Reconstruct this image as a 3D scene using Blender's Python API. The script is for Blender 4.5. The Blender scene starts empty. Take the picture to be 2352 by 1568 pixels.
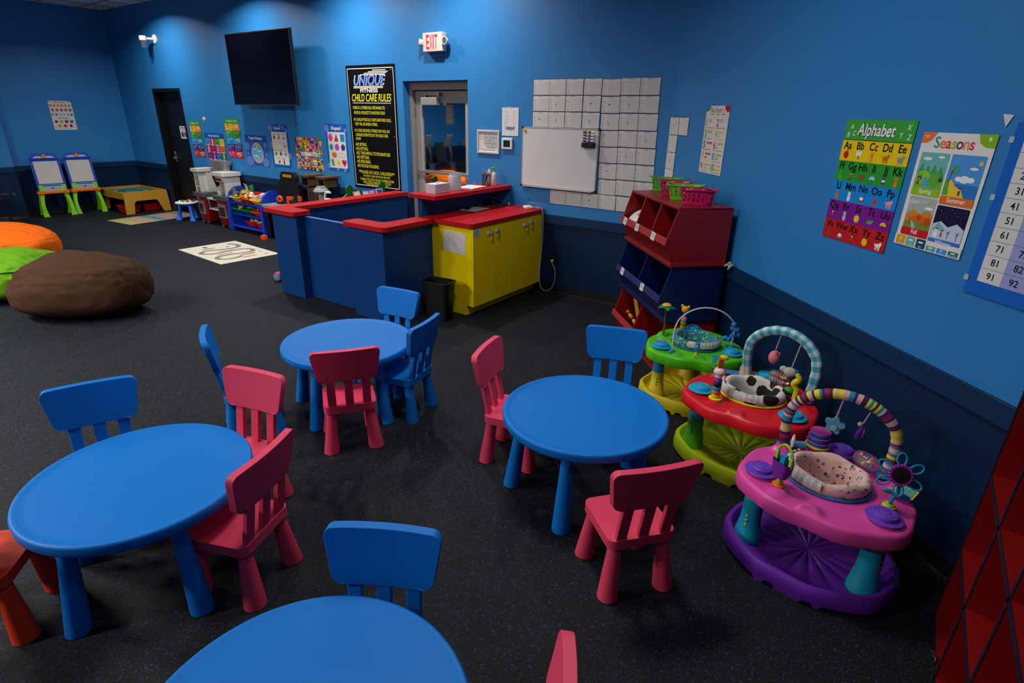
import bpy, bmesh, math, random
from math import sin, cos, pi, radians, sqrt, atan2
from mathutils import Vector, Matrix, noise

random.seed(7)
S = bpy.context.scene
COL = S.collection

# ------------------------------------------------------------------ camera, light, exposure
cam_d = bpy.data.cameras.new('camera')
cam_d.sensor_width = 36.0
cam_d.lens = 1285.8 / 2352 * 36
cam_d.clip_start = 0.02
cam_d.clip_end = 60
cam = bpy.data.objects.new('camera', cam_d)
COL.objects.link(cam)
PITCH, ROLL, YAW = radians(22.08), radians(1.09), radians(35.02)
_f = Vector((-sin(YAW) * cos(PITCH), cos(YAW) * cos(PITCH), -sin(PITCH)))
_r = Vector((cos(YAW), sin(YAW), 0))
_u = _r.cross(_f)
_r2 = cos(ROLL) * _r + sin(ROLL) * _u
_u2 = -sin(ROLL) * _r + cos(ROLL) * _u
_m = Matrix((_r2, _u2, -_f)).transposed().to_4x4()
_m.translation = (0, 0, 1.89)
cam.matrix_world = _m
S.camera = cam

S.view_settings.view_transform = 'Standard'
S.view_settings.look = 'None'
S.view_settings.gamma = 1
S.view_settings.use_curve_mapping = False
S.view_settings.exposure = -0.65

world = bpy.data.worlds.new('world')
S.world = world
world.use_nodes = True
world.node_tree.nodes['Background'].inputs[0].default_value = (0.5, 0.6, 0.8, 1)
world.node_tree.nodes['Background'].inputs[1].default_value = 0.02

CEIL = 3.552
BACK = 5.354
LEFT = -13.3
RC = Vector((-2.02, 5.354, 0))             # corner of back wall and right wall
TH = radians(-46.47)                       # heading of the right wall
WD = Vector((cos(TH), sin(TH), 0))
NR = Vector((-sin(TH), cos(TH), 0))        # points out of the room through the right wall

# ceiling luminaires: (x, y, watts, size, colour)
LAMPS = [(-10.9, 4.55, 56, .16), (-8.3, 4.6, 58, .16), (-6.15, 4.6, 62, .16), (-4.4, 4.6, 50, .16),
         (-8.8, -.9, 230, .55), (-6.9, -.9, 190, .55), (-5.5, -1.1, 150, .55), (-4.9, -3.2, 400, .55), (-1.7, 2.2, 58, .55), (-.3, .2, 5, .55)]

# ------------------------------------------------------------------ materials
_mats = {}
def lin(c):
    return tuple((x / 12.92 if x <= .04045 else ((x + .055) / 1.055) ** 2.4) for x in c)
def hx(h):
    h = h.lstrip('#')
    return lin(tuple(int(h[i:i + 2], 16) / 255 for i in (0, 2, 4)))
def mat(color, rough=.5, metal=0., spec=.5, bump=None, alpha=1., trans=0., emit=0., coat=0., name=None, var=None):
    key = (color, rough, metal, spec, bump, alpha, trans, emit, coat, var)
    if key in _mats: return _mats[key]
    m = bpy.data.materials.new(name or 'material'); m.use_nodes = True
    nt = m.node_tree; b = nt.nodes['Principled BSDF']
    c = hx(color) if isinstance(color, str) else color
    b.inputs['Base Color'].default_value = (*c, 1)
    b.inputs['Roughness'].default_value = rough
    b.inputs['Metallic'].default_value = metal
    b.inputs['Specular IOR Level'].default_value = spec
    b.inputs['Alpha'].default_value = alpha
    b.inputs['Transmission Weight'].default_value = trans
    b.inputs['Coat Weight'].default_value = coat
    if emit:
        b.inputs['Emission Color'].default_value = (*c, 1); b.inputs['Emission Strength'].default_value = emit
    if bump or var:
        tc = nt.nodes.new('ShaderNodeTexCoord')
    if bump:
        n = nt.nodes.new('ShaderNodeTexNoise'); n.inputs['Scale'].default_value = bump[0]; n.inputs['Detail'].default_value = 4
        bp = nt.nodes.new('ShaderNodeBump'); bp.inputs['Strength'].default_value = bump[1]; bp.inputs['Distance'].default_value = bump[2]
        nt.links.new(tc.outputs['Object'], n.inputs['Vector']); nt.links.new(n.outputs['Fac'], bp.inputs['Height'])
        nt.links.new(bp.outputs['Normal'], b.inputs['Normal'])
    if var:   # (scale, amount, stretchx, stretchy, stretchz): mild natural colour variation
        mp = nt.nodes.new('ShaderNodeMapping'); mp.inputs['Scale'].default_value = var[2:5]
        n = nt.nodes.new('ShaderNodeTexNoise'); n.inputs['Scale'].default_value = var[0]; n.inputs['Detail'].default_value = 6
        mx = nt.nodes.new('ShaderNodeMix'); mx.data_type = 'RGBA'
        mx.inputs[6].default_value = (*c, 1); mx.inputs[7].default_value = (*[x * var[1] for x in c], 1)
        nt.links.new(tc.outputs['Object'], mp.inputs['Vector']); nt.links.new(mp.outputs['Vector'], n.inputs['Vector'])
        nt.links.new(n.outputs['Fac'], mx.inputs[0]); nt.links.new(mx.outputs[2], b.inputs['Base Color'])
    _mats[key] = m
    return m
def paper(c): return mat(c, .65, spec=.14)
def plastic(c, r=.42): return mat(c, r, spec=.4)

BLUEPL = mat((.002, .163, .57), .5, spec=.22, bump=(160, .12, .002), name='blue_plastic')
PINKPL = mat('#dd4262', .5, spec=.28, bump=(160, .12, .002), name='pink_red_plastic')
ORPL = mat('#f0401c', .5, spec=.28, bump=(160, .12, .002), name='orange_red_plastic')
WALLP = mat((.020, .205, .52), .5, spec=.5, bump=(55, .06, .004), name='blue_wall_paint')
NAVYP = mat((.001, .016, .060), .5, spec=.25, bump=(55, .06, .004), name='navy_wall_paint')
RAILP = mat((.002, .028, .085), .45, spec=.3, name='navy_rail_paint')
BLACK = mat((.006, .006, .007), .45, name='black')
REDLAM = mat((.47, .008, .012), .45, spec=.18, name='red_laminate')
BLUELAM = mat((.001, .040, .165), .45, spec=.25, name='blue_laminate')
YELLAM = mat((.92, .67, .0), .45, spec=.2, name='yellow_laminate')
WHITE = mat('#eceae6', .45, name='white')
CHROME = mat((.6, .6, .6), .25, metal=1., name='chrome')
GREYM = mat((.42, .41, .40), .38, metal=.6, name='aluminium')
CLEAR = mat((.9, .93, .95), .08, trans=.9, alpha=.45, name='clear_plastic')

def floor_mat():
    m = bpy.data.materials.new('rubber_floor'); m.use_nodes = True; nt = m.node_tree; b = nt.nodes['Principled BSDF']
    N = nt.nodes.new; L = nt.links.new
    tc = N('ShaderNodeTexCoord')
    big = N('ShaderNodeTexNoise'); big.inputs['Scale'].default_value = .9
    L(tc.outputs['Object'], big.inputs['Vector'])
    base = N('ShaderNodeMix'); base.data_type = 'RGBA'
    base.inputs[6].default_value = (.0046, .0050, .0062, 1); base.inputs[7].default_value = (.0070, .0074, .0086, 1)
    L(big.outputs['Fac'], base.inputs[0])
    prev = base.outputs[2]
    for sc, thr, colr, off in ((230, .90, (.015, .036, .088, 1), 0), (260, .93, (.032, .034, .037, 1), 3.7), (120, .95, (.016, .035, .09, 1), 9.1)):
        mp = N('ShaderNodeMapping'); mp.inputs['Location'].default_value = (off, off, 0)
        v = N('ShaderNodeTexVoronoi'); v.inputs['Scale'].default_value = sc
        sep = N('ShaderNodeSeparateColor')
        gt = N('ShaderNodeMath'); gt.operation = 'GREATER_THAN'; gt.inputs[1].default_value = thr
        lt = N('ShaderNodeMath'); lt.operation = 'LESS_THAN'; lt.inputs[1].default_value = .55
        mu = N('ShaderNodeMath'); mu.operation = 'MULTIPLY'
        mx = N('ShaderNodeMix'); mx.data_type = 'RGBA'; mx.inputs[7].default_value = colr
        L(tc.outputs['Object'], mp.inputs['Vector']); L(mp.outputs['Vector'], v.inputs['Vector'])
        L(v.outputs['Color'], sep.inputs[0]); L(sep.outputs[0], gt.inputs[0]); L(v.outputs['Distance'], lt.inputs[0])
        L(gt.outputs[0], mu.inputs[0]); L(lt.outputs[0], mu.inputs[1]); L(mu.outputs[0], mx.inputs[0])
        L(prev, mx.inputs[6]); prev = mx.outputs[2]
    L(prev, b.inputs['Base Color'])
    n = N('ShaderNodeTexNoise'); n.inputs['Scale'].default_value = 160
    bp = N('ShaderNodeBump'); bp.inputs['Strength'].default_value = .35; bp.inputs['Distance'].default_value = .003
    L(tc.outputs['Object'], n.inputs['Vector']); L(n.outputs['Fac'], bp.inputs['Height']); L(bp.outputs['Normal'], b.inputs['Normal'])
    b.inputs['Roughness'].default_value = .7; b.inputs['Specular IOR Level'].default_value = .22
    return m
def pattern_mat(name, basec, spots, rough=.85):
    """cloth with printed spots: spots = [(voronoi scale, distance threshold, share kept, colour)]"""
    m = bpy.data.materials.new(name); m.use_nodes = True; nt = m.node_tree; b = nt.nodes['Principled BSDF']
    N = nt.nodes.new; L = nt.links.new
    tc = N('ShaderNodeTexCoord'); rgb = N('ShaderNodeRGB'); rgb.outputs[0].default_value = (*hx(basec), 1)
    nz = N('ShaderNodeTexNoise'); nz.inputs['Scale'].default_value = 22
    add = N('ShaderNodeMix'); add.data_type = 'RGBA'; add.inputs[0].default_value = .03
    L(tc.outputs['Object'], nz.inputs['Vector']); L(tc.outputs['Object'], add.inputs[6]); L(nz.outputs['Color'], add.inputs[7])
    prev = rgb.outputs[0]
    for i, (sc, thr, share, c) in enumerate(spots):
        mp = N('ShaderNodeMapping'); mp.inputs['Location'].default_value = (i * 1.7, i * .9, i * .4)
        v = N('ShaderNodeTexVoronoi'); v.inputs['Scale'].default_value = sc
        sep = N('ShaderNodeSeparateColor'); gt = N('ShaderNodeMath'); gt.operation = 'LESS_THAN'; gt.inputs[1].default_value = share
        lt = N('ShaderNodeMath'); lt.operation = 'LESS_THAN'; lt.inputs[1].default_value = thr
        mu = N('ShaderNodeMath'); mu.operation = 'MULTIPLY'; mx = N('ShaderNodeMix'); mx.data_type = 'RGBA'
        mx.inputs[7].default_value = (*hx(c), 1)
        L(add.outputs[2], mp.inputs['Vector']); L(mp.outputs['Vector'], v.inputs['Vector']); L(v.outputs['Color'], sep.inputs[0])
        L(sep.outputs[i % 3], gt.inputs[0]); L(v.outputs['Distance'], lt.inputs[0]); L(gt.outputs[0], mu.inputs[0]); L(lt.outputs[0], mu.inputs[1])
        L(mu.outputs[0], mx.inputs[0]); L(prev, mx.inputs[6]); prev = mx.outputs[2]
    L(prev, b.inputs['Base Color']); b.inputs['Roughness'].default_value = rough
    return m

# ------------------------------------------------------------------ mesh building
def T(x=0, y=0, z=0): return Matrix.Translation((x, y, z))
def R(a, ax='Z'): return Matrix.Rotation(radians(a), 4, ax)
def align(d):
    return Vector(d).to_track_quat('Z', 'Y').to_matrix().to_4x4()

class MB:
    def __init__(s): s.v = []; s.f = []; s.mi = []; s.mats = []
    def slot(s, m):
        if m not in s.mats: s.mats.append(m)
        return s.mats.index(m)
    def add(s, vs, fs, m, M=None):
        o = len(s.v); k = s.slot(m)
        for p in vs:
            s.v.append(tuple(M @ Vector(p)) if M is not None else tuple(p))
        for f in fs:
            s.f.append(tuple(o + i for i in f)); s.mi.append(k)
        return s
    def box(s, x0, x1, y0, y1, z0, z1, m, M=None):
        v = [(x0, y0, z0), (x1, y0, z0), (x1, y1, z0), (x0, y1, z0), (x0, y0, z1), (x1, y0, z1), (x1, y1, z1), (x0, y1, z1)]
        return s.add(v, [(3, 2, 1, 0), (4, 5, 6, 7), (0, 1, 5, 4), (1, 2, 6, 5), (2, 3, 7, 6), (3, 0, 4, 7)], m, M)
    def prism(s, poly, z0, z1, m, M=None, m2=None):
        n = len(poly)
        v = [(x, y, z0) for x, y in poly] + [(x, y, z1) for x, y in poly]
        s.add(v, [tuple(range(n - 1, -1, -1)), tuple(range(n, 2 * n))], m2 or m, M)
        s.add(v, [(i, (i + 1) % n, n + (i + 1) % n, n + i) for i in range(n)], m, M)
        return s
    def lathe(s, prof, m, M=None, n=28, sx=1, sy=1):
        v = []; f = []
        for (r, z) in prof:
            for i in range(n):
                a = 2 * pi * i / n; v.append((r * cos(a) * sx, r * sin(a) * sy, z))
        for j in range(len(prof) - 1):
            for i in range(n):
                a, b = j * n + i, j * n + (i + 1) % n
                f.append((a, b, b + n, a + n))
        if prof[0][0] > 1e-5: f.append(tuple(range(n - 1, -1, -1)))
        if prof[-1][0] > 1e-5: f.append(tuple((len(prof) - 1) * n + i for i in range(n)))
        return s.add(v, f, m, M)
    def cone(s, p0, p1, r0, r1, m, n=24, M=None):
        p0, p1 = Vector(p0), Vector(p1); d = p1 - p0
        A = Matrix.Translation(p0) @ align(d)
        if M is not None: A = M @ A
        return s.lathe([(r0, 0), (r1, d.length)], m, A, n)
    def ball(s, c, r, m, M=None, n=16, k=10):
        if not hasattr(r, '__len__'): r = (r, r, r)
        prof = [(max(sin(pi * j / k), 1e-4), -cos(pi * j / k)) for j in range(k + 1)]
        A = Matrix.Translation(c) @ Matrix.Diagonal((*r, 1))
        if M is not None: A = M @ A
        return s.lathe(prof, m, A, n)
    def tube(s, pts, r, m, n=10, M=None, closed=False, cols=None):
        """tube along pts; r number or list; cols: function(i segment, j side) -> material"""
        P = [Vector(p) for p in pts]; N = len(P); v = []
        up = None
        for i in range(N):
            if closed: d = P[(i + 1) % N] - P[i - 1]
            else: d = P[min(i + 1, N - 1)] - P[max(i - 1, 0)]
            d.normalize()
            if up is None:
                up = Vector((0, 0, 1)) if abs(d.z) < .9 else Vector((1, 0, 0))
            a = up - d * up.dot(d); a.normalize(); up = a; b = d.cross(a)
            rr = r[i] if hasattr(r, '__len__') else r
            for j in range(n):
                t = 2 * pi * j / n; v.append(P[i] + a * (rr * cos(t)) + b * (rr * sin(t)))
        segs = N if closed else N - 1
        groups = {}
        for i in range(segs):
            for j in range(n):
                a, b2 = i * n + j, i * n + (j + 1) % n; c = ((i + 1) % N) * n
                q = (a, b2, c + (j + 1) % n, c + j)
                mm = cols(i, j) if cols else m
                groups.setdefault(mm, []).append(q)
        o = len(s.v)
        for p in v: s.v.append(tuple(M @ p) if M is not None else tuple(p))
        for mm, fs in groups.items():
            k = s.slot(mm)
            for q in fs: s.f.append(tuple(o + i for i in q)); s.mi.append(k)
        if not closed:
            k = s.slot(m)
            s.f.append(tuple(o + i for i in range(n - 1, -1, -1))); s.mi.append(k)
            s.f.append(tuple(o + (N - 1) * n + i for i in range(n))); s.mi.append(k)
        return s
    def build(s, name, parent=None, bevel=0, seg=2, angle=38, sub=0, weld=False):
        me = bpy.data.meshes.new(name)
        me.from_pydata(s.v, [], s.f)
        for m in s.mats: me.materials.append(m)
        me.polygons.foreach_set('material_index', s.mi)
        if weld:
            bm = bmesh.new(); bm.from_mesh(me); bmesh.ops.remove_doubles(bm, verts=bm.verts, dist=1e-5)
            bmesh.ops.recalc_face_normals(bm, faces=bm.faces); bm.to_mesh(me); bm.free()
        me.polygons.foreach_set('use_smooth', [True] * len(me.polygons))
        me.update()
        try: me.set_sharp_from_angle(angle=radians(angle))
        except Exception: pass
        o = bpy.data.objects.new(name, me); COL.objects.link(o)
        if parent is not None: o.parent = parent
        if bevel:
            b = o.modifiers.new('bevel', 'BEVEL'); b.width = bevel; b.segments = seg; b.limit_method = 'ANGLE'
            b.angle_limit = radians(32); b.harden_normals = True
        if sub:
            b = o.modifiers.new('sub', 'SUBSURF'); b.levels = sub; b.render_levels = sub
        return o

def tag(o, label, cat, group=None, kind=None):
    o['label'] = label; o['category'] = cat
    if group: o['group'] = group
    if kind: o['kind'] = kind
    return o
def thing(name, label, cat, loc=(0, 0, 0), rz=0, group=None):
    o = bpy.data.objects.new(name, None); COL.objects.link(o)
    o.empty_display_size = .1
    o.location = loc; o.rotation_euler = (0, 0, radians(rz))
    return tag(o, label, cat, group)
def struct(o):
    o['kind'] = 'structure'; return o
def copy_tree(o, parent=None):
    c = o.copy(); COL.objects.link(c); c.parent = parent
    for ch in o.children: copy_tree(ch, c)
    return c
def rrect(w, h, r, n=6, cx=0, cy=0):
    p = []
    for sx, sy, a0 in ((1, 1, 0), (-1, 1, 90), (-1, -1, 180), (1, -1, 270)):
        for i in range(n + 1):
            a = radians(a0 + 90 * i / n)
            p.append((cx + sx * (w / 2 - r) + r * cos(a), cy + sy * (h / 2 - r) + r * sin(a)))
    return p

# ------------------------------------------------------------------ flat printed artwork
_txt = {}
def text_geo(s, bold=0., shear=0., res=2):
    k = (s, bold, shear, res)
    if k not in _txt:
        c = bpy.data.curves.new('t', 'FONT'); c.body = s; c.offset = bold; c.shear = shear; c.resolution_u = res; c.fill_mode = 'FRONT'
        o = bpy.data.objects.new('t', c)
        me = bpy.data.meshes.new_from_object(o)
        vs = [tuple(v.co) for v in me.vertices]; fs = [tuple(p.vertices) for p in me.polygons]
        bpy.data.objects.remove(o); bpy.data.curves.remove(c); bpy.data.meshes.remove(me)
        if vs:
            x0 = min(v[0] for v in vs); x1 = max(v[0] for v in vs)
        else: x0 = x1 = 0
        _txt[k] = (vs, fs, x0, x1)
    return _txt[k]
class Art:
    """printed sheet: u to the right and v down from the top left corner, metres; local -y faces the room"""
    def __init__(s, w, h, base='#ffffff', th=.0015, curl=0.):
        s.w, s.h, s.th = w, h, th; s.mb = MB(); s.curl = curl
        if base: s.mb.box(-w / 2, w / 2, -th, 0, -h / 2, h / 2, paper(base) if isinstance(base, str) else base)
    def put(s, pts, faces, c, layer):
        y = -(s.th + .00028 * layer)
        m = paper(c) if isinstance(c, str) else c
        s.mb.add([(u - s.w / 2, y, s.h / 2 - v) for u, v in pts], faces, m)
    def poly(s, pts, c, layer=1): s.put(pts, [tuple(range(len(pts)))], c, layer)
    def rect(s, u, v, w, h, c, layer=1, r=0):
        if r: s.poly([(u + w / 2 + a, v + h / 2 + b) for a, b in rrect(w, h, r, 4)], c, layer)
        else: s.poly([(u, v), (u + w, v), (u + w, v + h), (u, v + h)], c, layer)
    def ell(s, u, v, a, b, c, layer=1, n=16, a0=0, a1=360):
        s.poly([(u + a * cos(radians(a0 + (a1 - a0) * i / n)), v + b * sin(radians(a0 + (a1 - a0) * i / n))) for i in range(n + (a1 - a0 < 360))], c, layer)
    def star(s, u, v, r, c, layer=1, k=5, q=.42):
        pts = [(u, v)] + [(u + (r if i % 2 == 0 else r * q) * sin(pi * i / k), v - (r if i % 2 == 0 else r * q) * cos(pi * i / k)) for i in range(2 * k)]
        s.put(pts, [(0, 1 + i, 1 + (i + 1) % (2 * k)) for i in range(2 * k)], c, layer)
    def line(s, pts, w, c, layer=1):
        for (a, b), (d, e) in zip(pts, pts[1:]):
            L = sqrt((d - a) ** 2 + (e - b) ** 2) or 1; nx, ny = -(e - b) / L * w / 2, (d - a) / L * w / 2
            s.poly([(a + nx, b + ny), (d + nx, e + ny), (d - nx, e - ny), (a - nx, b - ny)], c, layer)
    def text(s, t, u, v, size, c, layer=2, al='l', bold=0., shear=0., fit=None, outline=None):
        """size = cap height about .7*size; v = baseline; fit = exact width"""
        if outline: s.text(t, u, v, size, outline[0], layer - 1 if layer > 1 else layer, al, bold + outline[1], shear, fit)
        vs, fs, x0, x1 = text_geo(t, bold, shear, 5 if size > .05 else 3 if size > .02 else 2)
        if not vs: return
        kx = fit / (x1 - x0) if fit else size
        wdt = (x1 - x0) * kx
        du = u - x0 * kx - (wdt / 2 if al == 'c' else wdt if al == 'r' else 0)
        s.put([(du + p[0] * kx, v - p[1] * size) for p in vs], fs, c, layer)
    def build(s, name, label, cat, loc, rz=0, group=None, roll=0):
        o = s.mb.build(name)
        o.location = loc; o.rotation_euler = (0, radians(roll), radians(rz))
        if label: tag(o, label, cat, group)
        return o
def on_back(x, z, off=.003): return (x, BACK - off, z)
def on_right(t, z, off=.003):
    p = RC + WD * t - NR * off; return (p.x, p.y, z)
# ------------------------------------------------------------------ the room
struct(MB().box(-13.9, 2.6, -6.3, 5.9, -.1, 0, floor_mat()).build('floor'))
m = MB()
CT = mat('#e4e6e8', .8, bump=(260, .4, .003), name='ceiling_tile')
m.box(-13.9, 2.6, -6.3, 5.9, CEIL + .012, CEIL + .1, CT)
GRID = mat('#9aa0a6', .6)
for i in range(28):
    x = -13.3 + .61 * i
    if x < 2.5: m.box(x - .012, x + .012, -6.3, 5.9, CEIL, CEIL + .013, GRID)
for i in range(20):
    y = 4.94 - .61 * i
    if y > -6.2: m.box(-13.9, 2.6, y - .012, y + .012, CEIL + .0005, CEIL + .013, GRID)
struct(m.build('ceiling'))

RAIL0, RAIL1, BASEB = .775, .874, .088
def wall_run(name, p0, p1, holes=(), th=.16, side=None, railsuf=None, z1=CEIL + .02):
    """wall whose room face runs p0->p1 with the room on the right-hand side (local -y)"""
    p0, p1 = Vector(p0), Vector(p1); d = p1 - p0; L = d.length; rz = atan2(d.y, d.x)
    m = MB(); cuts = sorted(holes); x = 0
    def seg(a, b, za, zb):
        if za < RAIL1 - .02: m.box(a, b, 0, th, za, min(zb, RAIL1 - .02), NAVYP)
        if zb > RAIL1 - .02: m.box(a, b, 0, th, max(za, RAIL1 - .02), zb, WALLP)
    for (a, b, h) in cuts:
        seg(x, a, 0, z1); seg(a, b, h, z1); x = b
    seg(x, L, 0, z1)
    w = m.build(name); w.location = (*p0, 0); w.rotation_euler = (0, 0, rz); struct(w)
    runs = []; x = 0
    for (a, b, h) in cuts: runs.append((x, a)); x = b
    runs.append((x, L))
    m = MB(); bb = MB()
    for a, b in runs:
        m.box(a, b, -.018, .0, RAIL0, RAIL1, RAILP)
        bb.box(a, b, -.008, 0, 0, BASEB, BLACK); bb.box(a, b, -.012, -.008, 0, .012, mat('#2a2a28', .6))
    r = m.build('trim_' + (railsuf or name[5:]), bevel=.003); r.location = w.location; r.rotation_euler = w.rotation_euler; struct(r)
    b = bb.build('baseboard_' + (railsuf or name[5:])); b.location = w.location; b.rotation_euler = w.rotation_euler; struct(b)
    return w
D1 = (-11.94, -10.93, 2.21)       # black door
D2 = (-5.457, -4.43, 2.24)        # glass door
wall_run('wall_back', (LEFT, BACK), (RC.x, BACK), [(D1[0] - LEFT, D1[1] - LEFT, D1[2]), (D2[0] - LEFT, D2[1] - LEFT, D2[2])])
e = RC + WD * 5.2
wall_run('wall_right', (RC.x, RC.y), (e.x, e.y))
wall_run('wall_right_side', (e.x, e.y), (e.x, -6.0))
wall_run('wall_left', (LEFT, 3.32), (LEFT, BACK))
wall_run('wall_left_near', (LEFT + .16, -6.0), (LEFT + .16, 3.32), th=.3)
wall_run('wall_front', (e.x, -6.0), (LEFT, -6.0))

# black door, set back in its frame
DK = mat((.003, .0035, .005), .45, spec=.3, name='black_door_paint')
m = MB(); xa, xb, h = D1
m.box(xa, xa + .055, -.01, .14, 0, h, DK); m.box(xb - .055, xb, -.01, .14, 0, h, DK); m.box(xa + .055, xb - .055, -.01, .14, h - .06, h, DK)
o = m.build('door_1_frame', bevel=.004); o.location = (0, BACK, 0); struct(o)
door = MB().box(xa + .055, xb - .055, 0, .045, .01, h - .06, DK).build('door_1', bevel=.003); door.location = (0, BACK + .09, 0); struct(door)
hm = MB()
SAT = mat((.35, .34, .32), .35, metal=.9)
hm.box(-11.745, -11.695, -.012, 0, .93, 1.13, SAT); hm.lathe([(.022, 0), (.022, .05)], SAT, T(-11.72, 0, 1.0) @ R(90, 'X'), 14)
hm.cone((-11.72, -.05, 1.0), (-11.61, -.055, 1.0), .011, .009, SAT, 10)
hm.lathe([(.024, 0), (.024, .02)], SAT, T(-11.72, 0, 1.09) @ R(90, 'X'), 14)
hm.build('door_handle', door)

# glass door in an aluminium frame
m = MB(); xa, xb, h = D2
FR_ = mat((.36, .335, .30), .42, spec=.5, name='door_frame_metal')
m.box(xa, xa + .05, .1, .25, 0, h, FR_); m.box(xb - .05, xb, .1, .25, 0, h, FR_); m.box(xa + .05, xb - .05, .1, .25, h - .095, h, FR_)
o = m.build('door_2_frame', bevel=.004); o.location = (0, BACK, 0); struct(o)
m = MB(); y0, y1 = .15, .195; la, lb = xa + .055, xb - .055; top = h - .105
m.box(la, la + .11, y0, y1, .01, top, FR_); m.box(lb - .11, lb, y0, y1, .01, top, FR_)
m.box(la + .11, lb - .11, y0, y1, top - .135, top, FR_); m.box(la + .11, lb - .11, y0, y1, .01, .26, FR_)
dd = m.build('door_2', bevel=.003); dd.location = (0, BACK, 0); struct(dd)
FILM = mat((.62, .66, .72), .03, metal=1., name='mirror_film_glass')
MB().box(la + .11, lb - .11, .165, .18, .26, top - .135, FILM).build('glass_pane', dd)
m = MB(); m.box(la + .02, lb - .02, .115, .13, 1.17, 1.205, mat((.5, .5, .49), .3, metal=.8))
for x in (la + .05, lb - .05): m.box(x - .015, x + .015, .13, .151, 1.175, 1.2, GREYM)
m.build('push_bar', dd, bevel=.004)
m = MB(); m.box(la + .16, la + .42, .075, .15, top - .16, top - .075, mat((.45, .44, .42), .4, metal=.5))
m.box(la + .19, la + .45, .085, .1, top - .045, top - .033, SAT); m.box(la + .43, la + .455, .07, .15, top - .065, top - .02, SAT); m.box(la + .2, la + .225, .09, .13, top - .075, top - .03, SAT)
m.build('door_closer', dd, bevel=.005)
m = MB()
for z in (.4, 1.85): m.lathe([(.011, 0), (.011, .1)], SAT, T(xa + .052, .145, z), 10)
m.build('hinge', dd)
# dark vestibule wall behind the two doors
struct(MB().box(-12.3, -4.1, BACK + .34, BACK + .4, 0, 3, BLACK).build('wall_vestibule'))

# ------------------------------------------------------------------ ceiling lights
LM = mat((1, .97, .92), .5, emit=6., name='lamp_diffuser')
def ceiling_lamp(i, x, y, w, s):
    big = s > .3
    lab = ('square recessed ceiling light panel, number %s along the middle of the room' if big else 'round recessed ceiling downlight beside the back wall, %s from the left corner')
    words = ['first', 'second', 'third', 'fourth', 'fifth', 'sixth', 'seventh', 'eighth', 'ninth', 'tenth', 'eleventh', 'twelfth', 'thirteenth']
    t = thing('ceiling_light', lab % words[i if not big else i - 4], 'ceiling light', (x, y, CEIL - .001), 0, 'square ceiling light panels' if big else 'round ceiling downlights')
    if big:
        MB().box(-s / 2 - .02, s / 2 + .02, -s / 2 - .02, s / 2 + .02, -.012, 0, WHITE).build('trim_ring', t)
        MB().box(-s / 2, s / 2, -s / 2, s / 2, -.016, -.012, LM).build('diffuser', t)
    else:
        MB().lathe([(s / 2 + .02, 0), (s / 2 + .02, -.008), (s / 2, -.012)], WHITE).build('trim_ring', t)
        MB().lathe([(s / 2, -.012), (s / 2, -.014), (.0001, -.014)], LM).build('diffuser', t)
    ld = bpy.data.lights.new('ceiling_lamp', 'AREA'); ld.shape = 'SQUARE' if big else 'DISK'; ld.size = s; ld.energy = w
    ld.color = (1, .955, .90); ld.spread = radians(165 if big else 150)
    lo = bpy.data.objects.new('ceiling_lamp', ld); COL.objects.link(lo); lo.location = (0, 0, -.02); lo.parent = t
for i, (x, y, w, s) in enumerate(LAMPS): ceiling_lamp(i, x, y, w, s)

# ------------------------------------------------------------------ wall fittings on the back wall
t = thing('television', 'large black flat television mounted high on the back wall', 'television', (-8.07, 5.14, 2.425))
w, h = 1.56, .955
MB().box(-w / 2, w / 2, -.02, .03, -h / 2, h / 2, mat('#15110f', .4)).build('frame', t, bevel=.006)
MB().box(-w / 2 + .014, w / 2 - .014, -.0215, -.019, -h / 2 + .02, h / 2 - .014, mat((.0015, .002, .004), .12, spec=.5)).build('screen', t)
MB().box(-.35, .35, .03, .19, -.25, .25, BLACK).build('wall_bracket', t)
MB().box(-w / 2, w / 2, -.024, -.018, -h / 2, -h / 2 + .014, mat('#4a4038', .3, metal=.6)).build('lower_bezel', t)
t = thing('hanging_cable', 'thin black cable hanging below the television', 'cable', (-7.69, BACK - .012, 1.92))
MB().tube([(0, 0, .06), (-.004, 0, 0), (-.002, 0, -.1), (.01, -.002, -.2), (.02, -.004, -.228)], .0035, BLACK, 6).build('wire', t)
MB().ball((.021, -.004, -.232), .01, BLACK, n=8, k=6).build('plug', t)

t = thing('wall_lamp', 'small white wall lamp with a clear jar shade near the ceiling', 'lamp', (-11.46, BACK, 2.99))
MB().lathe([(.075, 0), (.072, .018), (.05, .03), (.0001, .032)], WHITE, R(90, 'X')).build('wall_mount', t)
MB().cone((0, -.02, 0), (-.05, -.14, 0), .022, .02, WHITE).build('arm', t)
MB().lathe([(.0001, .045), (.05, .04), (.058, .02), (.058, -.03), (.05, -.032), (.0001, -.03)], WHITE, T(-.06, -.17, .0)).build('cap', t)
MB().lathe([(.05, -.03), (.052, -.1), (.045, -.14), (.0001, -.142)], CLEAR, T(-.06, -.17, 0)).build('shade', t)
MB().ball((-.06, -.17, -.07), (.022, .022, .03), plastic('#8c1a1a')).build('bulb', t)

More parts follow.
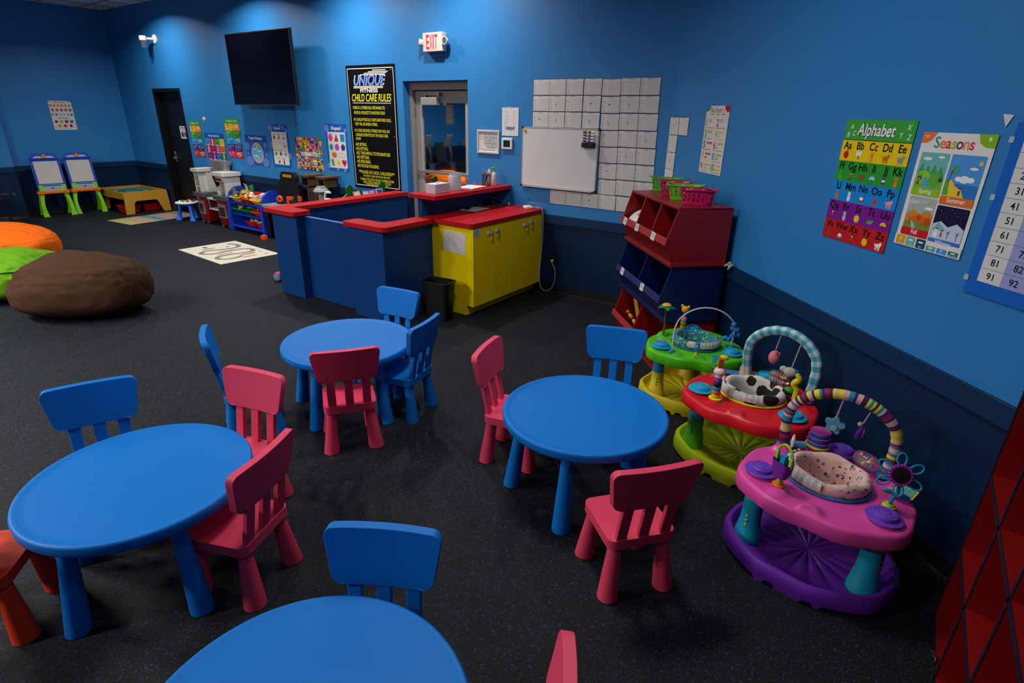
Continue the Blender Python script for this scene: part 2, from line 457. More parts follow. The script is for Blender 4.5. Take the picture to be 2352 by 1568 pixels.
t = thing('exit_sign', 'white exit sign with red letters and two emergency lamp heads', 'exit sign', (-4.875, BACK, 2.63))
IV = plastic('#d9d5ca', .5)
MB().box(-.147, .147, -.08, -.001, -.096, .096, IV).build('housing', t, bevel=.006)
a = Art(.294, .19, None, 0)
for ch, u in (('E', .078), ('X', .128), ('I', .164), ('T', .205)):
    a.text(ch, u, .165, .205, mat('#ff1030', .5, emit=.9), 1, 'c', .02, fit=.044 if ch != 'I' else .014)
o = a.mb.build('lettering', t); o.location = (0, -.0805, 0)
for sx in (-1, 1):
    A = T(sx * .188, -.07, .0) @ R(sx * 25 - 20) @ R(80, 'X')
    hd = MB().lathe([(.0001, -.035), (.03, -.03), (.04, -.005), (.04, .02), (.034, .022), (.031, .012), (.0001, .012)], IV, A, 18).build('lamp_head', t)
    MB().lathe([(.031, .013), (.0001, .016)], mat((.25, .25, .25), .2, metal=.7), A, 18).build('lens', hd)
    MB().cone((sx * .14, -.04, 0), (sx * .165, -.05, 0), .014, .014, IV).build('bracket', t)

# rules sign
def unique_logo(a, u, v, w, c1, c2, bars):
    """slanted UNIQUE lettering with speed bars, centred on u"""
    a.text('UNIQUE', u, v, w * .21, c2, 3, 'c', .035, .32, fit=w)
    a.text('UNIQUE', u, v, w * .21, c1, 4, 'c', .008, .32, fit=w * .965)
a = Art(.905, 1.53, '#020204', .006)
for k in ((.022, .035, .861, .009), (.022, 1.486, .861, .009)): a.rect(*k, '#e8e4dc')
a.rect(.022, .035, .009, 1.46, '#e8e4dc'); a.rect(.874, .035, .009, 1.46, '#e8e4dc')
for (u, v, w) in ((.50, .058, .24), (.42, .076, .36), (.34, .092, .41), (.26, .108, .46)): a.poly([(u + .01, v), (u + w + .01, v), (u + w, v + .009), (u, v + .009)], '#e8e4dc')
a.text('UNIQUE', .44, .229, .158, '#e8e4dc', 3, 'c', .03, .3, fit=.60)
a.text('UNIQUE', .44, .227, .15, '#2f6fe0', 4, 'c', .01, .3, fit=.575)
for v in (.243, .259): a.poly([(.135, v), (.69, v), (.68, v + .010), (.125, v + .010)], '#e8e4dc')
a.text('FITNESS', .42, .318, .062, '#e8e4dc', 3, 'c', .03, fit=.33)
YL = '#e6df2c'
a.text('CHILD CARE RULES', .452, .425, .125, YL, 3, 'c', .012, .2, fit=.74)
a.rect(.09, .442, .72, .007, '#e8e4dc')
ls = [(.075, .52, '-THERE IS A 3 STRIKE RULE, PERTAINING TO', .62, .052), (.10, .58, 'PHYSICAL VIOLENCE TO ANOTHER CHILD', .59, .052),
      (.075, .665, '-IF A CHILD PHYSICALLY HURTS ANOTHER CHILD,', .72, .052), (.10, .72, 'THEY WILL BE GIVEN A STRIKE.', .44, .052),
      (.075, .80, '-IF A CHILD RECEIVES 3 STRIKES THEY WILL NO', .68, .052), (.10, .855, 'LONGER BE PERMITTED IN THE CHILD CARE', .62, .052), (.10, .905, 'ROOM', .09, .052),
      (.075, .98, '-NO BITING', .22, .06), (.075, 1.035, '-NO HITTING', .245, .06), (.075, 1.09, '-NO THROWING TOYS/FURNITURE', .665, .06),
      (.075, 1.145, '-NO SPITTING', .255, .06), (.075, 1.2, '-NO PINCHING', .275, .06), (.075, 1.255, '-NO ROUGH HOUSING', .435, .06)]
for u, v, s_, f_, z_ in ls: a.text(s_, u, v, z_, YL, 2, 'l', .008, fit=f_)
a.text('**PLEASE NO SICK CHILDREN**', .45, 1.335, .06, YL, 2, 'c', .008, fit=.70)
a.text('IN ORDER TO KEEP OUR ROOM GERM FREE', .45, 1.375, .036, YL, 2, 'c', .006, fit=.52)
a.text('THANK YOU FOR YOUR COOPERATION!', .45, 1.425, .048, YL, 2, 'c', .008, fit=.66)
a.text('OUR CHILD CARE IS A COURTESY', .45, 1.462, .044, YL, 2, 'c', .008, fit=.55)
a.text('FOR OUR GYM MEMBERS!', .45, 1.484, .03, YL, 2, 'c', .008, fit=.42)
for u, v in ((.84, .06), (.84, .84)): a.ell(u, v, .006, .006, '#c8c8c8', 2, 8)
a.build('rules_sign', 'tall black child care rules sign with yellow lettering', 'sign', on_back(-6.03, 1.672))

# frame, thermostat, notice
t = thing('framed_plan', 'silver framed evacuation plan on the back wall left of the thermostat', 'frame', (-4.127, BACK - .002, 1.594))
m = MB(); SI = mat('#cfcfcb', .35, metal=.2)
for b_ in ((-.16, .16, .103, .127), (-.16, .16, -.127, -.103)): m.box(b_[0], b_[1], -.018, 0, b_[2], b_[3], SI)
m.box(-.16, -.136, -.018, 0, -.103, .103, SI); m.box(.136, .16, -.018, 0, -.103, .103, SI)
m.build('moulding', t, bevel=.005)
a = Art(.272, .206, '#dcdad4', .006)
a.poly([(.075, .02), (.255, .02), (.255, .165), (.12, .165), (.075, .12)], '#b8b8b6', 1)
for p in ([(.075, .02), (.255, .02), (.255, .165), (.12, .165), (.075, .12), (.075, .02)], [(.075, .055), (.255, .055)], [(.16, .02), (.16, .12)], [(.1, .12), (.255, .12)], [(.2, .055), (.2, .165)], [(.1, .09), (.16, .09)]):
    a.line(p, .0025, '#333333', 2)
a.ell(.15, .055, .014, .014, '#333333', 3); a.ell(.15, .055, .011, .011, '#dcdad4', 4)
for i in range(6): a.rect(.012, .025 + .011 * i, .045, .002, '#777777')
a.text('Emergency Evacuation Route', .136, .195, .02, '#222222', 2, 'c', 0, fit=.2)
o = a.mb.build('plan_sheet', t)
t = thing('thermostat', 'white square thermostat with a dark screen on the back wall', 'thermostat', (-3.857, BACK - .002, 1.587))
MB().box(-.073, .073, -.025, 0, -.06, .06, plastic('#e4e2dc')).build('housing', t, bevel=.008)
MB().box(-.045, .045, -.0265, -.0245, -.035, .035, mat('#20302f', .15)).build('screen', t)
a = Art(.22, .288, '#dededb')
for i in range(8):
    a.rect(.03, .035 + .022 * i, .04 + .012 * (i % 3), .003, '#8a8a8a'); a.rect(.15, .035 + .022 * i, .02, .003, '#8a8a8a'); a.rect(.03, .045 + .022 * i, .15, .001, '#c2c2c0')
a.text('UNIQUE', .11, .222, .036, '#18255e', 2, 'c', .04, .3, fit=.125); a.text('FITNESS', .11, .236, .012, '#333333', 2, 'c', 0, fit=.06)
a.rect(.07, -.006, .05, .014, mat('#bcd3e4', .3), 3)
a.build('notice_sheet', 'white notice sheet with a schedule taped above the thermostat', 'notice', on_back(-3.828, 1.813))

# whiteboard
t = thing('whiteboard', 'large white dry erase board with an aluminium frame', 'whiteboard', (-3.19, BACK, 1.464))
MB().box(-.46, .46, -.024, -.012, -.302, .302, mat('#dcdcda', .22, spec=.5)).build('writing_surface', t)
m = MB()
for z in (-.305, .292): m.box(-.462, .462, -.026, -.008, z, z + .013, GREYM)
for x in (-.464, .452): m.box(x, x + .012, -.026, -.008, -.3, .3, GREYM)
m.build('frame', t, bevel=.002)
m = MB(); m.box(-.43, .43, -.05, -.02, -.312, -.302, GREYM); m.build('pen_tray', t, bevel=.002)
for x in (-.459, .459):
    for z in (-.3, .3): MB().box(x - .013, x + .013, -.029, -.006, z - .012, z + .012, BLACK).build('corner_cap', t, bevel=.004)
cols = (('black', '#1b1b1b'), ('green', '#0e6b2c'), ('red', '#b01c1c'), ('blue', '#1a36b0'))
for i, (n_, c_) in enumerate(cols):
    t = thing('marker_pen', '%s dry erase marker clipped on the upper right of the whiteboard' % n_, 'marker', (-2.825, BACK - .045, 1.738 - .028 * i), 0, 'markers on the whiteboard')
    A = R(90, 'Y')
    MB().lathe([(.009, -.03), (.0095, .04), (.009, .055), (.0001, .056)], plastic('#e2e2e0'), A, 12).build('barrel', t)
    MB().lathe([(.0001, -.068), (.0095, -.066), (.0105, -.025), (.0095, -.024)], plastic(c_), A, 12).build('cap', t)
    MB().lathe([(.0098, -.005), (.0098, .02)], plastic(c_), A, 12).build('label_band', t)
t = thing('eraser', 'black felt eraser under the markers on the whiteboard', 'eraser', (-2.828, BACK - .05, 1.616))
MB().box(-.072, .072, -.018, .018, -.024, .024, mat('#121212', .8)).build('grip', t, bevel=.008)
MB().box(-.07, .07, .018, .022, -.022, .022, mat('#303030', .9)).build('felt', t)
o = MB().prism([((.02 if i % 2 == 0 else .012) * sin(pi * i / 5), (.02 if i % 2 == 0 else .012) * cos(pi * i / 5)) for i in range(10)], 0, .01, plastic('#f0a818'), R(90, 'X')).build('star_magnet', bevel=.003)
o.location = (-3.615, BACK - .026, 1.735); tag(o, 'small orange star magnet in the corner of the whiteboard', 'magnet')

# outlet, plug, adapter and cords
t = thing('wall_outlet', 'black double wall outlet low on the back wall', 'outlet', (-3.197, BACK, .39))
MB().box(-.038, .038, -.008, 0, -.058, .058, mat('#0a0a0a', .3)).build('cover_plate', t, bevel=.003)
m = MB()
for z in (-.022, .022): m.box(-.016, .016, -.011, -.007, z - .014, z + .014, mat('#161616', .3))
m.build('socket', t, bevel=.002)
# ------------------------------------------------------------------ behaviour chart sheets
PAPW = '#e0ddd8'
def chart_art(v):
    rnd = random.Random(v * 13 + 5)
    w, h = .192, .145
    a = Art(w + .008, h + .008, '#1b2550', .0012)
    a.rect(.004, .004, w, h, PAPW, 1)
    for i in range(14):
        if 4 <= i <= 9: continue
        a.rect(.012 + i * .0135, .0075, .005, .004, '#c9b43c', 2)
    a.rect(.068, .008, .06, .003, '#555555', 2)
    for i in range(9):
        y = .036 + .0125 * i
        a.rect(.008, y, .03 + .02 * ((i * 7 + v) % 3) / 2, .0028, ('#9a8f78', '#8b8b8b', '#a3806f')[i % 3] if i < 7 else '#6d6d6d', 2)
    a.rect(.008, .015, .014, .002, '#b06060', 2)
    for i in range(10): a.rect(.066, .030 + .0125 * i, .128, .0009, '#9a9aa0', 2)
    for i in range(9): a.rect(.066 + .016 * i, .030, .0010, .1135, '#7a7a80', 2)
    if v:
        x = .07; pts = []
        for i in range(12 + v): pts.append((x + i * .0052, .019 + rnd.uniform(-.0045, .0045)))
        a.line(pts, .0011, '#3c3c44', 3)
    if v in (1, 3, 5):
        c = {1: '#8e2436', 3: '#26323c', 5: '#1f4a38'}[v]
        for i in range(3): a.ell(.085 + rnd.uniform(-.004, .012), .075 + i * .012 * (v != 3), .004, .005, c, 3, 7)
    return a
sheet_me = [chart_art(v).mb.build('chart_sheet') for v in range(6)]
for o in sheet_me: COL.objects.unlink(o)
def sheet(x, z, v, label, loc=None, rz=0, roll=0.):
    o = sheet_me[v].copy(); COL.objects.link(o); o.name = 'chart_sheet'
    o.location = loc or on_back(x, z, .002); o.rotation_euler = (0, radians(roll), radians(rz))
    tag(o, label, 'chart', 'behaviour chart sheets taped to the walls')
ORD = ['leftmost', 'second from left', 'third from left', 'fourth from left', 'fifth from left', 'sixth from left', 'rightmost']
ROW = ['top', 'second', 'third', 'fourth', 'fifth', 'sixth', 'seventh', 'bottom']
rs = random.Random(3)
xsL = [-3.438, -3.243, -3.044, -2.842]
xsR = [-2.642, -2.445, -2.248]
for r in range(3):
    for i, x in enumerate(xsL):
        sheet(x, 2.154 - .154 * r, [0, 0, 0, 0, 0, 1, 0, 3, 3, 1, 4, 5][r * 4 + i], 'white chart sheet above the whiteboard, %s row, %s of four' % (ROW[r], ('leftmost', 'second', 'third', 'rightmost')[i]), roll=rs.uniform(-.6, .6))
for r in range(7):
    for i, x in enumerate(xsR):
        z = 2.146 - .1545 * r + (.005 if i else 0)
        sheet(x + .012 * r / 2.2, z, [0, 2, 4, 3, 1, 2, 5, 1, 2, 4, 2, 1, 2, 1, 4, 3, 2, 4, 2, 0, 0][r * 3 + i], 'white chart sheet right of the whiteboard, %s row, %s column' % (ROW[r], ('left', 'middle', 'right')[i]), roll=rs.uniform(-.6, .6))
for i, x in enumerate([-3.184, -2.988, -2.792, -2.596, -2.396]):
    sheet(x, 1.068, [0, 0, 3, 0, 0][i], 'white chart sheet below the whiteboard, %s of the bottom row' % ('leftmost', 'second', 'third', 'fourth', 'rightmost')[i], roll=rs.uniform(-.6, .6))
for k, (t_, z, v) in enumerate([(.104, 1.818, 3), (.305, 1.818, 0), (.106, 1.668, 2), (.106, 1.518, 3), (.108, 1.37, 0)]):
    sheet(0, 0, v, ('white chart sheet on the right wall, top left of five beside the corner', 'white chart sheet on the right wall, top right of five beside the corner', 'white chart sheet on the right wall, second from top beside the corner', 'white chart sheet on the right wall, third from top beside the corner', 'white chart sheet on the right wall, lowest of five above the baskets')[k], on_right(t_, z, .002), math.degrees(TH))

# ------------------------------------------------------------------ posters
PAL = ['#d8262c', '#f0a21c', '#2f9e44', '#2b6fd0', '#7a2c8c', '#e0428a', '#18a3a3', '#f2d21c', '#a04a20', '#1d2b64']
def critter(a, u, v, s, c, kind, L=3):
    """tiny generic pictures for the posters"""
    if kind == 0: a.ell(u, v, .42 * s, .42 * s, c, L); a.line([(u, v - .35 * s), (u + .1 * s, v - .6 * s)], .08 * s, '#3a6b20', L); a.ell(u + .2 * s, v - .5 * s, .16 * s, .08 * s, '#3a9b30', L)
    elif kind == 1: a.ell(u, v + .1 * s, .2 * s, .4 * s, c, L); a.ell(u - .22 * s, v - .2 * s, .2 * s, .3 * s, '#e8f0f4', L + 1); a.ell(u + .22 * s, v - .2 * s, .2 * s, .3 * s, '#e8f0f4', L + 1); a.rect(u - .18 * s, v + .05 * s, .36 * s, .08 * s, '#222222', L + 2); a.rect(u - .16 * s, v + .25 * s, .32 * s, .07 * s, '#222222', L + 2)
    elif kind == 2: a.ell(u, v + .2 * s, .26 * s, .36 * s, c, L); a.ell(u, v - .25 * s, .24 * s, .22 * s, c, L); a.poly([(u - .24 * s, v - .3 * s), (u - .16 * s, v - .58 * s), (u - .04 * s, v - .42 * s)], c, L + 1); a.poly([(u + .24 * s, v - .3 * s), (u + .16 * s, v - .58 * s), (u + .04 * s, v - .42 * s)], c, L + 1); a.ell(u - .08 * s, v - .26 * s, .035 * s, .035 * s, '#222222', L + 2, 6); a.ell(u + .08 * s, v - .26 * s, .035 * s, .035 * s, '#222222', L + 2, 6)
    elif kind == 3:
        a.ell(u, v, .42 * s, .24 * s, c, L); a.ell(u + .34 * s, v - .24 * s, .2 * s, .18 * s, c, L + 1)
        for dx in (-.32, -.14, .1, .26): a.rect(u + dx * s, v + .1 * s, .1 * s, .38 * s, c, L)
        a.line([(u - .38 * s, v - .05 * s), (u - .52 * s, v - .25 * s)], .06 * s, c, L); a.ell(u + .4 * s, v - .27 * s, .03 * s, .03 * s, '#222222', L + 2, 6)
    elif kind == 4: a.rect(u - .22 * s, v - .3 * s, .44 * s, .7 * s, c, L); a.rect(u - .22 * s, v - .05 * s, .44 * s, .2 * s, '#ffffff', L + 1); a.line([(u + .05 * s, v - .3 * s), (u + .16 * s, v - .58 * s)], .05 * s, c, L)
    elif kind == 5: a.star(u, v, .5 * s, c, L, 10, .65); a.ell(u, v, .28 * s, .28 * s, c, L + 1); a.ell(u - .09 * s, v - .06 * s, .035 * s, .035 * s, '#222222', L + 2, 6); a.ell(u + .09 * s, v - .06 * s, .035 * s, .035 * s, '#222222', L + 2, 6)
    elif kind == 6: a.ell(u, v + .15 * s, .45 * s, .2 * s, c, L); a.ell(u, v, .3 * s, .2 * s, '#f4ecd8', L + 1)
    elif kind == 7: a.ell(u, v - .1 * s, .26 * s, .24 * s, c, L); [a.line([(u, v), (u + dx * s, v + .45 * s)], .09 * s, c, L) for dx in (-.4, -.2, 0, .2, .4)]
    elif kind == 8: a.poly([(u - .45 * s, v + .3 * s), (u, v - .3 * s), (u + .45 * s, v + .3 * s)], c, L); a.poly([(u - .12 * s, v - .14 * s), (u, v - .3 * s), (u + .12 * s, v - .14 * s)], '#e0481c', L + 1)
    elif kind == 9: a.ell(u, v - .3 * s, .15 * s, .17 * s, '#e8b890', L); a.poly([(u - .2 * s, v + .25 * s), (u - .1 * s, v - .14 * s), (u + .1 * s, v - .14 * s), (u + .2 * s, v + .25 * s)], c, L); a.rect(u - .12 * s, v + .25 * s, .09 * s, .25 * s, '#3a3028', L); a.rect(u + .03 * s, v + .25 * s, .09 * s, .25 * s, '#3a3028', L); a.ell(u, v - .4 * s, .16 * s, .1 * s, '#4a2c18', L + 1)
    elif kind == 10: a.ell(u, v + .1 * s, .45 * s, .4 * s, c, L, 14, 180, 360); a.line([(u, v + .1 * s), (u, v + .5 * s)], .05 * s, '#222222', L)
    elif kind == 11: a.ell(u, v, .4 * s, .26 * s, c, L, 14, 180, 360); a.ell(u + .38 * s, v - .1 * s, .14 * s, .12 * s, '#7cc05a', L); a.rect(u - .34 * s, v, .7 * s, .12 * s, '#7cc05a', L); a.rect(u - .28 * s, v + .1 * s, .12 * s, .16 * s, '#7cc05a', L); a.rect(u + .12 * s, v + .1 * s, .12 * s, .16 * s, '#7cc05a', L)

# alphabet poster
a = Art(.466, .615, '#3aa53a')
a.text('Alphabet', .22, .074, .082, '#eeeeea', 4, 'c', .02, .12, fit=.255, outline=('#101010', .03))
for t_, u, v in (('A', .035, .045), ('B', .022, .085), ('C', .062, .078), ('X', .412, .042), ('Y', .378, .078), ('Z', .425, .084)): a.text(t_, u, v, .034, '#eeeeea', 3, 'l', .01, .15)
a.rect(0, .097, .466, .003, '#101010', 2)
rows = [('#ecca10', ['Aa', 'Bb', 'Cc', 'Dd', 'Ee'], [(0, '#d21820'), (1, '#e8c818'), (2, '#e89a30'), (3, '#b87828'), (3, '#8f949c')]),
        ('#2a9a32', ['Ff', 'Gg', 'Hh', 'Ii', 'Jj', 'Kk'], [(2, '#48b030'), (9, '#b83a5a'), (3, '#8a5a3a'), (10, '#9ad0ec'), (4, '#6a2c90'), (2, '#d8802c')]),
        ('#1488d8', ['Ll', 'Mm', 'Nn', 'Oo', 'Pp'], [(2, '#c87c20'), (2, '#e8e8e8'), (6, '#7a4a24'), (7, '#d83a30'), (3, '#eba0b0')]),
        ('#7a1c8c', ['Qq', 'Rr', 'Ss', 'Tt', 'Uu'], [(9, '#d83a3a'), (2, '#b8bcc4'), (5, '#f0d81c'), (11, '#2c8c3c'), (10, '#e0c020')]),
        ('#c01c24', ['Vv', 'Ww', 'Xx', 'Yy', 'Zz'], [(8, '#8a4a28'), (6, '#3a90d8'), (9, '#6a6a72'), (0, '#e8c818'), (3, '#f0f0f0')])]
for r, (c, ls, ic) in enumerate(rows):
    y = .1 + .103 * r; a.rect(0, y, .466, .103, c, 1); n = len(ls)
    for i, t_ in enumerate(ls):
        u = .466 * (i + .5) / n; a.text(t_, u, y + .043, .052, '#101012', 4, 'c', .016)
        critter(a, u, y + .074, .046, ic[i][1], ic[i][0])
a.build('alphabet_poster', 'colourful Alphabet poster with letter rows on the right wall', 'poster', on_right(2.591, 1.588), math.degrees(TH))

# seasons poster
a = Art(.36, .5, '#e6e3de')
a.poly([(0, 0), (.075, 0), (.055, .03), (.03, .045), (0, .045)], '#e8762c'); a.poly([(.36, 0), (.275, 0), (.29, .035), (.32, .05), (.36, .052)], '#8cb81c')
a.rect(.01, .014, .03, .003, '#f4e8dc', 2); a.rect(.016, .021, .018, .002, '#f4e8dc', 2); a.ell(.33, .018, .007, .008, '#e6f0d0', 2)
for ch, u, c in zip('Seasons', (.085, .116, .145, .172, .2, .231, .258), ('#18a08c', '#e8702c', '#d83a30', '#9cb820', '#6a2c7c', '#f0902c', '#d83a5a')):
    a.text(ch, u, .062, .066 if ch == 'S' else .064, c, 2, 'c', .018)
def cloud(a, u, v, s, c='#f0f0ee', L=3):
    for dx, r in ((-.5, .28), (0, .42), (.5, .3)): a.ell(u + dx * s, v, r * s, r * s * .62, c, L + int(dx * 2 + 1), 10)
def panel(u, v, w, h, sky, cap, capc):
    a.rect(u, v, w, h, sky, 1, .007); a.rect(u, v + h - .034, w, .034, capc, 8, .006); a.text(cap, u + w / 2, v + h - .011, .027, '#f4f4f0', 9, 'c', .012)
P1 = (.018, .083, .152, .185); P2 = (.18, .083, .164, .205); P3 = (.022, .275, .15, .175); P4 = (.18, .295, .162, .175)
panel(*P1, '#6cb8b0', 'Spring', '#94c020'); panel(*P2, '#4c98dc', 'Summer', '#e0702c'); panel(*P3, '#a8b4b0', 'Fall', '#c81c20'); panel(*P4, '#1c1440', 'Winter', '#3c74c8')
for k in range(4): a.poly([(.022 + .034 * k, .175), (.04 + .034 * k, .128 + .008 * (k % 2)), (.062 + .034 * k, .175)], '#3c9c60', 2)
a.ell(.06, .19, .04, .03, '#8cc83c', 3); a.ell(.13, .195, .036, .03, '#5cae38', 3); a.rect(.02, .19, .148, .045, '#74b82c', 2); a.poly([(.07, .19), (.1, .195), (.085, .215), (.14, .234), (.08, .234), (.06, .21)], '#50a8cc', 5)
cloud(a, .06, .11, .03); cloud(a, .13, .1, .022); critter(a, .04, .205, .035, '#b83048', 9, 6)
for k in (.035, .05, .15, .16): a.poly([(k - .006, .2), (k, .172), (k + .006, .2)], '#1c5c34', 5)
a.rect(.182, .2, .16, .056, '#2c78c0', 2); a.poly([(.182, .256), (.182, .2), (.21, .185), (.235, .21), (.27, .225), (.29, .256)], '#ecc844', 3); a.poly([(.182, .25), (.182, .185), (.2, .19), (.21, .25)], '#5ca82c', 4)
cloud(a, .27, .18, .06); cloud(a, .3, .135, .025); a.ell(.325, .112, .008, .009, '#f0c020', 3); a.line([(.196, .2), (.2, .165), (.21, .14)], .004, '#7a4a24', 5)
for an in range(0, 360, 60): a.poly([(.21, .14), (.21 + .026 * cos(radians(an)), .14 + .018 * sin(radians(an))), (.21 + .024 * cos(radians(an + 24)), .144 + .02 * sin(radians(an + 24)))], '#5cb02c', 6)
critter(a, .262, .23, .035, '#6a4a3a', 9, 5)
a.poly([(.024, .36), (.06, .33), (.1, .35), (.14, .325), (.17, .35), (.17, .42), (.024, .42)], '#c88a30', 2); a.rect(.024, .385, .146, .035, '#7c8c30', 3); a.poly([(.06, .385), (.075, .385), (.1, .42), (.075, .42)], '#b0b8b8', 4)
for k, (u, v, r) in enumerate(((.075, .37, .012), (.1, .365, .014), (.125, .372, .016), (.15, .375, .017), (.055, .378, .01))): a.ell(u, v, r, r, ('#e0641c', '#d8401c')[k % 2], 4 + k % 2); a.rect(u - .001, v + r * .7, .003, .014, '#5c3a20', 4)
cloud(a, .05, .3, .04, '#c8c8c6'); cloud(a, .1, .295, .045, '#bcbcba'); cloud(a, .14, .32, .03)
a.poly([(.182, .44), (.182, .375), (.22, .36), (.26, .38), (.3, .36), (.34, .38), (.34, .44)], '#c4d0e8', 2); a.poly([(.182, .4), (.21, .365), (.25, .39), (.25, .4)], '#7cb8b0', 3)
for k in range(9): a.ell(.19 + .017 * k, .307 + .011 * ((k * 5) % 4), .0016, .0016, '#e8c840', 4, 6)
a.ell(.21, .418, .012, .013, '#f4f4f4', 5); a.ell(.21, .401, .008, .008, '#f4f4f4', 5); a.ell(.21, .393, .006, .003, '#22325c', 6); critter(a, .238, .41, .03, '#b8482c', 9, 5)
for k in (.27, .315): a.line([(k, .43), (k, .395)], .002, '#3a3048', 5); a.line([(k - .008, .395), (k, .41), (k + .008, .392)], .0015, '#3a3048', 5)
a.rect(0, .4525, .36, .0475, '#e6e3de', 9)
for k, (c, n_) in enumerate((('#e89c1c', 'Sunny'), ('#6cb4a8', 'Cloudy'), ('#1c4c6c', 'Rain'), ('#5cb0a4', 'Sleet'), ('#3c94dc', 'Snow'), ('#1c8478', 'Partly cloudy'))):
    u = .01 + .058 * k; a.rect(u, .4545 if k < 3 else .4745, .051, .042 if k < 3 else .0225, c, 10, .004) if k < 3 else a.rect(u, .4735, .051, .0235, c, 10, .004)
    if k == 0: a.star(u + .025, .470, .012, '#f8d040', 11, 10, .6)
    elif k == 4: a.star(u + .025, .481, .008, '#f4f4f4', 11, 6, .3)
    else: cloud(a, u + .025, .469 if k < 3 else .481, .018 if k < 3 else .014, '#f0f0ee', 11)
    a.text(n_, u + .0255, .4915 if k < 3 else .4945, .0085, '#f4f4f0', 14, 'c', .01)
a.build('seasons_poster', 'white Seasons poster with four landscape pictures on the right wall', 'poster', on_right(3.052, 1.599), math.degrees(TH))

# hundred chart
t = thing('number_chart', 'blue backed hundred number chart at the right edge of the right wall', 'chart', on_right(3.85, 1.565, .006), math.degrees(TH))
a = Art(1.11, .66, '#1565c4', .003)
x0, y0, cw, chh = .045, .048, .0985, .0555
a.rect(x0, y0, cw * 10, chh * 10, '#dcdcda', 1)
for i in range(10):
    if i % 2: a.rect(x0 + cw * i, y0, cw, chh * 10, '#9aa3d6', 2)
for i in range(11): a.rect(x0, y0 + chh * i, cw * 10, .0012, '#50545c', 3); a.rect(x0 + cw * i, y0, .0008, chh * 10, '#8a8e96', 3)
for r in range(10):
    for c in range(6):
        a.text(str(r * 10 + c + 1), x0 + cw * (c + .5), y0 + chh * (r + .72), .038, '#15161a', 4, 'c', .008)
o = a.mb.build('printed_sheet', t)
for (u, v) in ((.0, .06), (.0, .275), (.0, .60)):
    MB().box(-.555 + u - .012, -.555 + u + .008, -.006, -.004, .33 - v - .012, .33 - v + .01, mat('#c2d4e2', .3, alpha=.7)).build('tape', t)
a = Art(.05, .05, None, .001); a.poly([(.0, .0), (.045, .004), (.025, .048)], '#dadad6', 0); a.build('paper_scrap', None, None, on_right(3.245, 1.90), math.degrees(TH))
o = bpy.data.objects.get('paper_scrap'); tag(o, 'small torn piece of white tape left of the hundred chart', 'tape')

# numbers poster on the right wall
a = Art(.368, .5, '#d9d6ce')
a.poly([(0, 0), (.065, 0), (.05, .03), (.02, .04), (0, .04)], '#1c8c7c'); a.poly([(.368, 0), (.29, 0), (.3, .025), (.33, .045), (.368, .045)], '#c8201c')
for i, (ch, c) in enumerate(zip('Numbers', ('#b84030', '#e08c34', '#9cb440', '#2c9c8c', '#7a2c3c', '#d83a30', '#e0b82c'))): a.text(ch, .085 + .033 * i, .048, .055, c, 2, 'c', .008)
for i in range(8): a.rect(.06 + .031 * i, .058, .031, .006, PAL[(i * 3 + 1) % 9])
nc = ['#c8502c', '#b8202c', '#1c8c8c', '#9cc02c', '#2c2c4c', '#c03028', '#e0a02c', '#4c8cc4', '#b02c28', '#1c7c3c']
for k in range(10):
    r, c = divmod(k, 2); u = .02 + .175 * c; v = .085 + .082 * r
    a.text(str(k + 1), u, v + .062, .075, nc[k], 3, 'l', .012, fit=.05 if k == 9 else None); a.rect(u, v + .072, .135 if c == 0 else .15, .0035, nc[k], 2)
    n = k + 1; per = min(n, 5 if n > 4 else n)
    for j in range(n):
        rr, cc_ = divmod(j, 5 if n > 4 else max(n, 1) if n < 4 else 3)
        s_ = .018 if n > 3 else .026
        q = ('#8c9094', '#b0b4b8', '#e0b050', '#e8b41c', '#a8302c', '#c8b050', '#b01c1c', '#8cc02c', '#c8b480', '#e8b040')[k]
        a.ell(u + .062 + cc_ * (.019 if n > 4 else .026), v + .022 + rr * .028, s_ * .42, s_ * .55, q, 3, 8)
a.build('numbers_poster', 'white Numbers poster with figures one to ten on the right wall', 'poster', on_right(.895, 1.728), math.degrees(TH))

# shapes poster on the left wall
a = Art(.36, .5, '#d8d4cf')
a.poly([(0, 0), (.05, 0), (.02, .03), (0, .03)], '#b8c02c'); a.poly([(.36, 0), (.3, 0), (.33, .02), (.36, .02)], '#3c8cd0')
a.text('2D Shapes', .17, .035, .036, '#4a3a34', 2, 'c', .01); a.text('3D Shapes', .18, .31, .036, '#4a3a34', 2, 'c', .01)
for k in range(6): a.star(.03 + .058 * k, .08, .024, '#c8743c', 2, (8, 3, 3, 4, 4, 5)[k], .8)
for k in range(5): a.ell(.045 + .068 * k, .155, .024, .024, '#b02c30', 2, 6 + k); a.star(.045 + .068 * k, .155, .009, '#d8d4cf', 3, 3, .5)
for k in range(6): a.star(.03 + .058 * k, .235, .024, '#2c9c84', 2, (3, 4, 2, 5, 2, 8)[k], (.7, .8, .5, .42, .6, .9)[k])
for k, c in enumerate(('#b02030', '#a0a82c', '#5c2c64', '#2c6c5c')): a.rect(.03 + .08 * k, .335, .05, .042, c, 2, .015 if k in (0,) else .004)
for k, c in enumerate(('#d8802c', '#c8382c', '#8c2028')): a.star(.09 + .09 * k, .43, .032, c, 2, (4, 4, 3)[k], .75)
a.build('shapes_poster', 'white poster of flat and solid shapes on the left wall', 'poster', (LEFT + .003, 4.30, 1.722), 90)

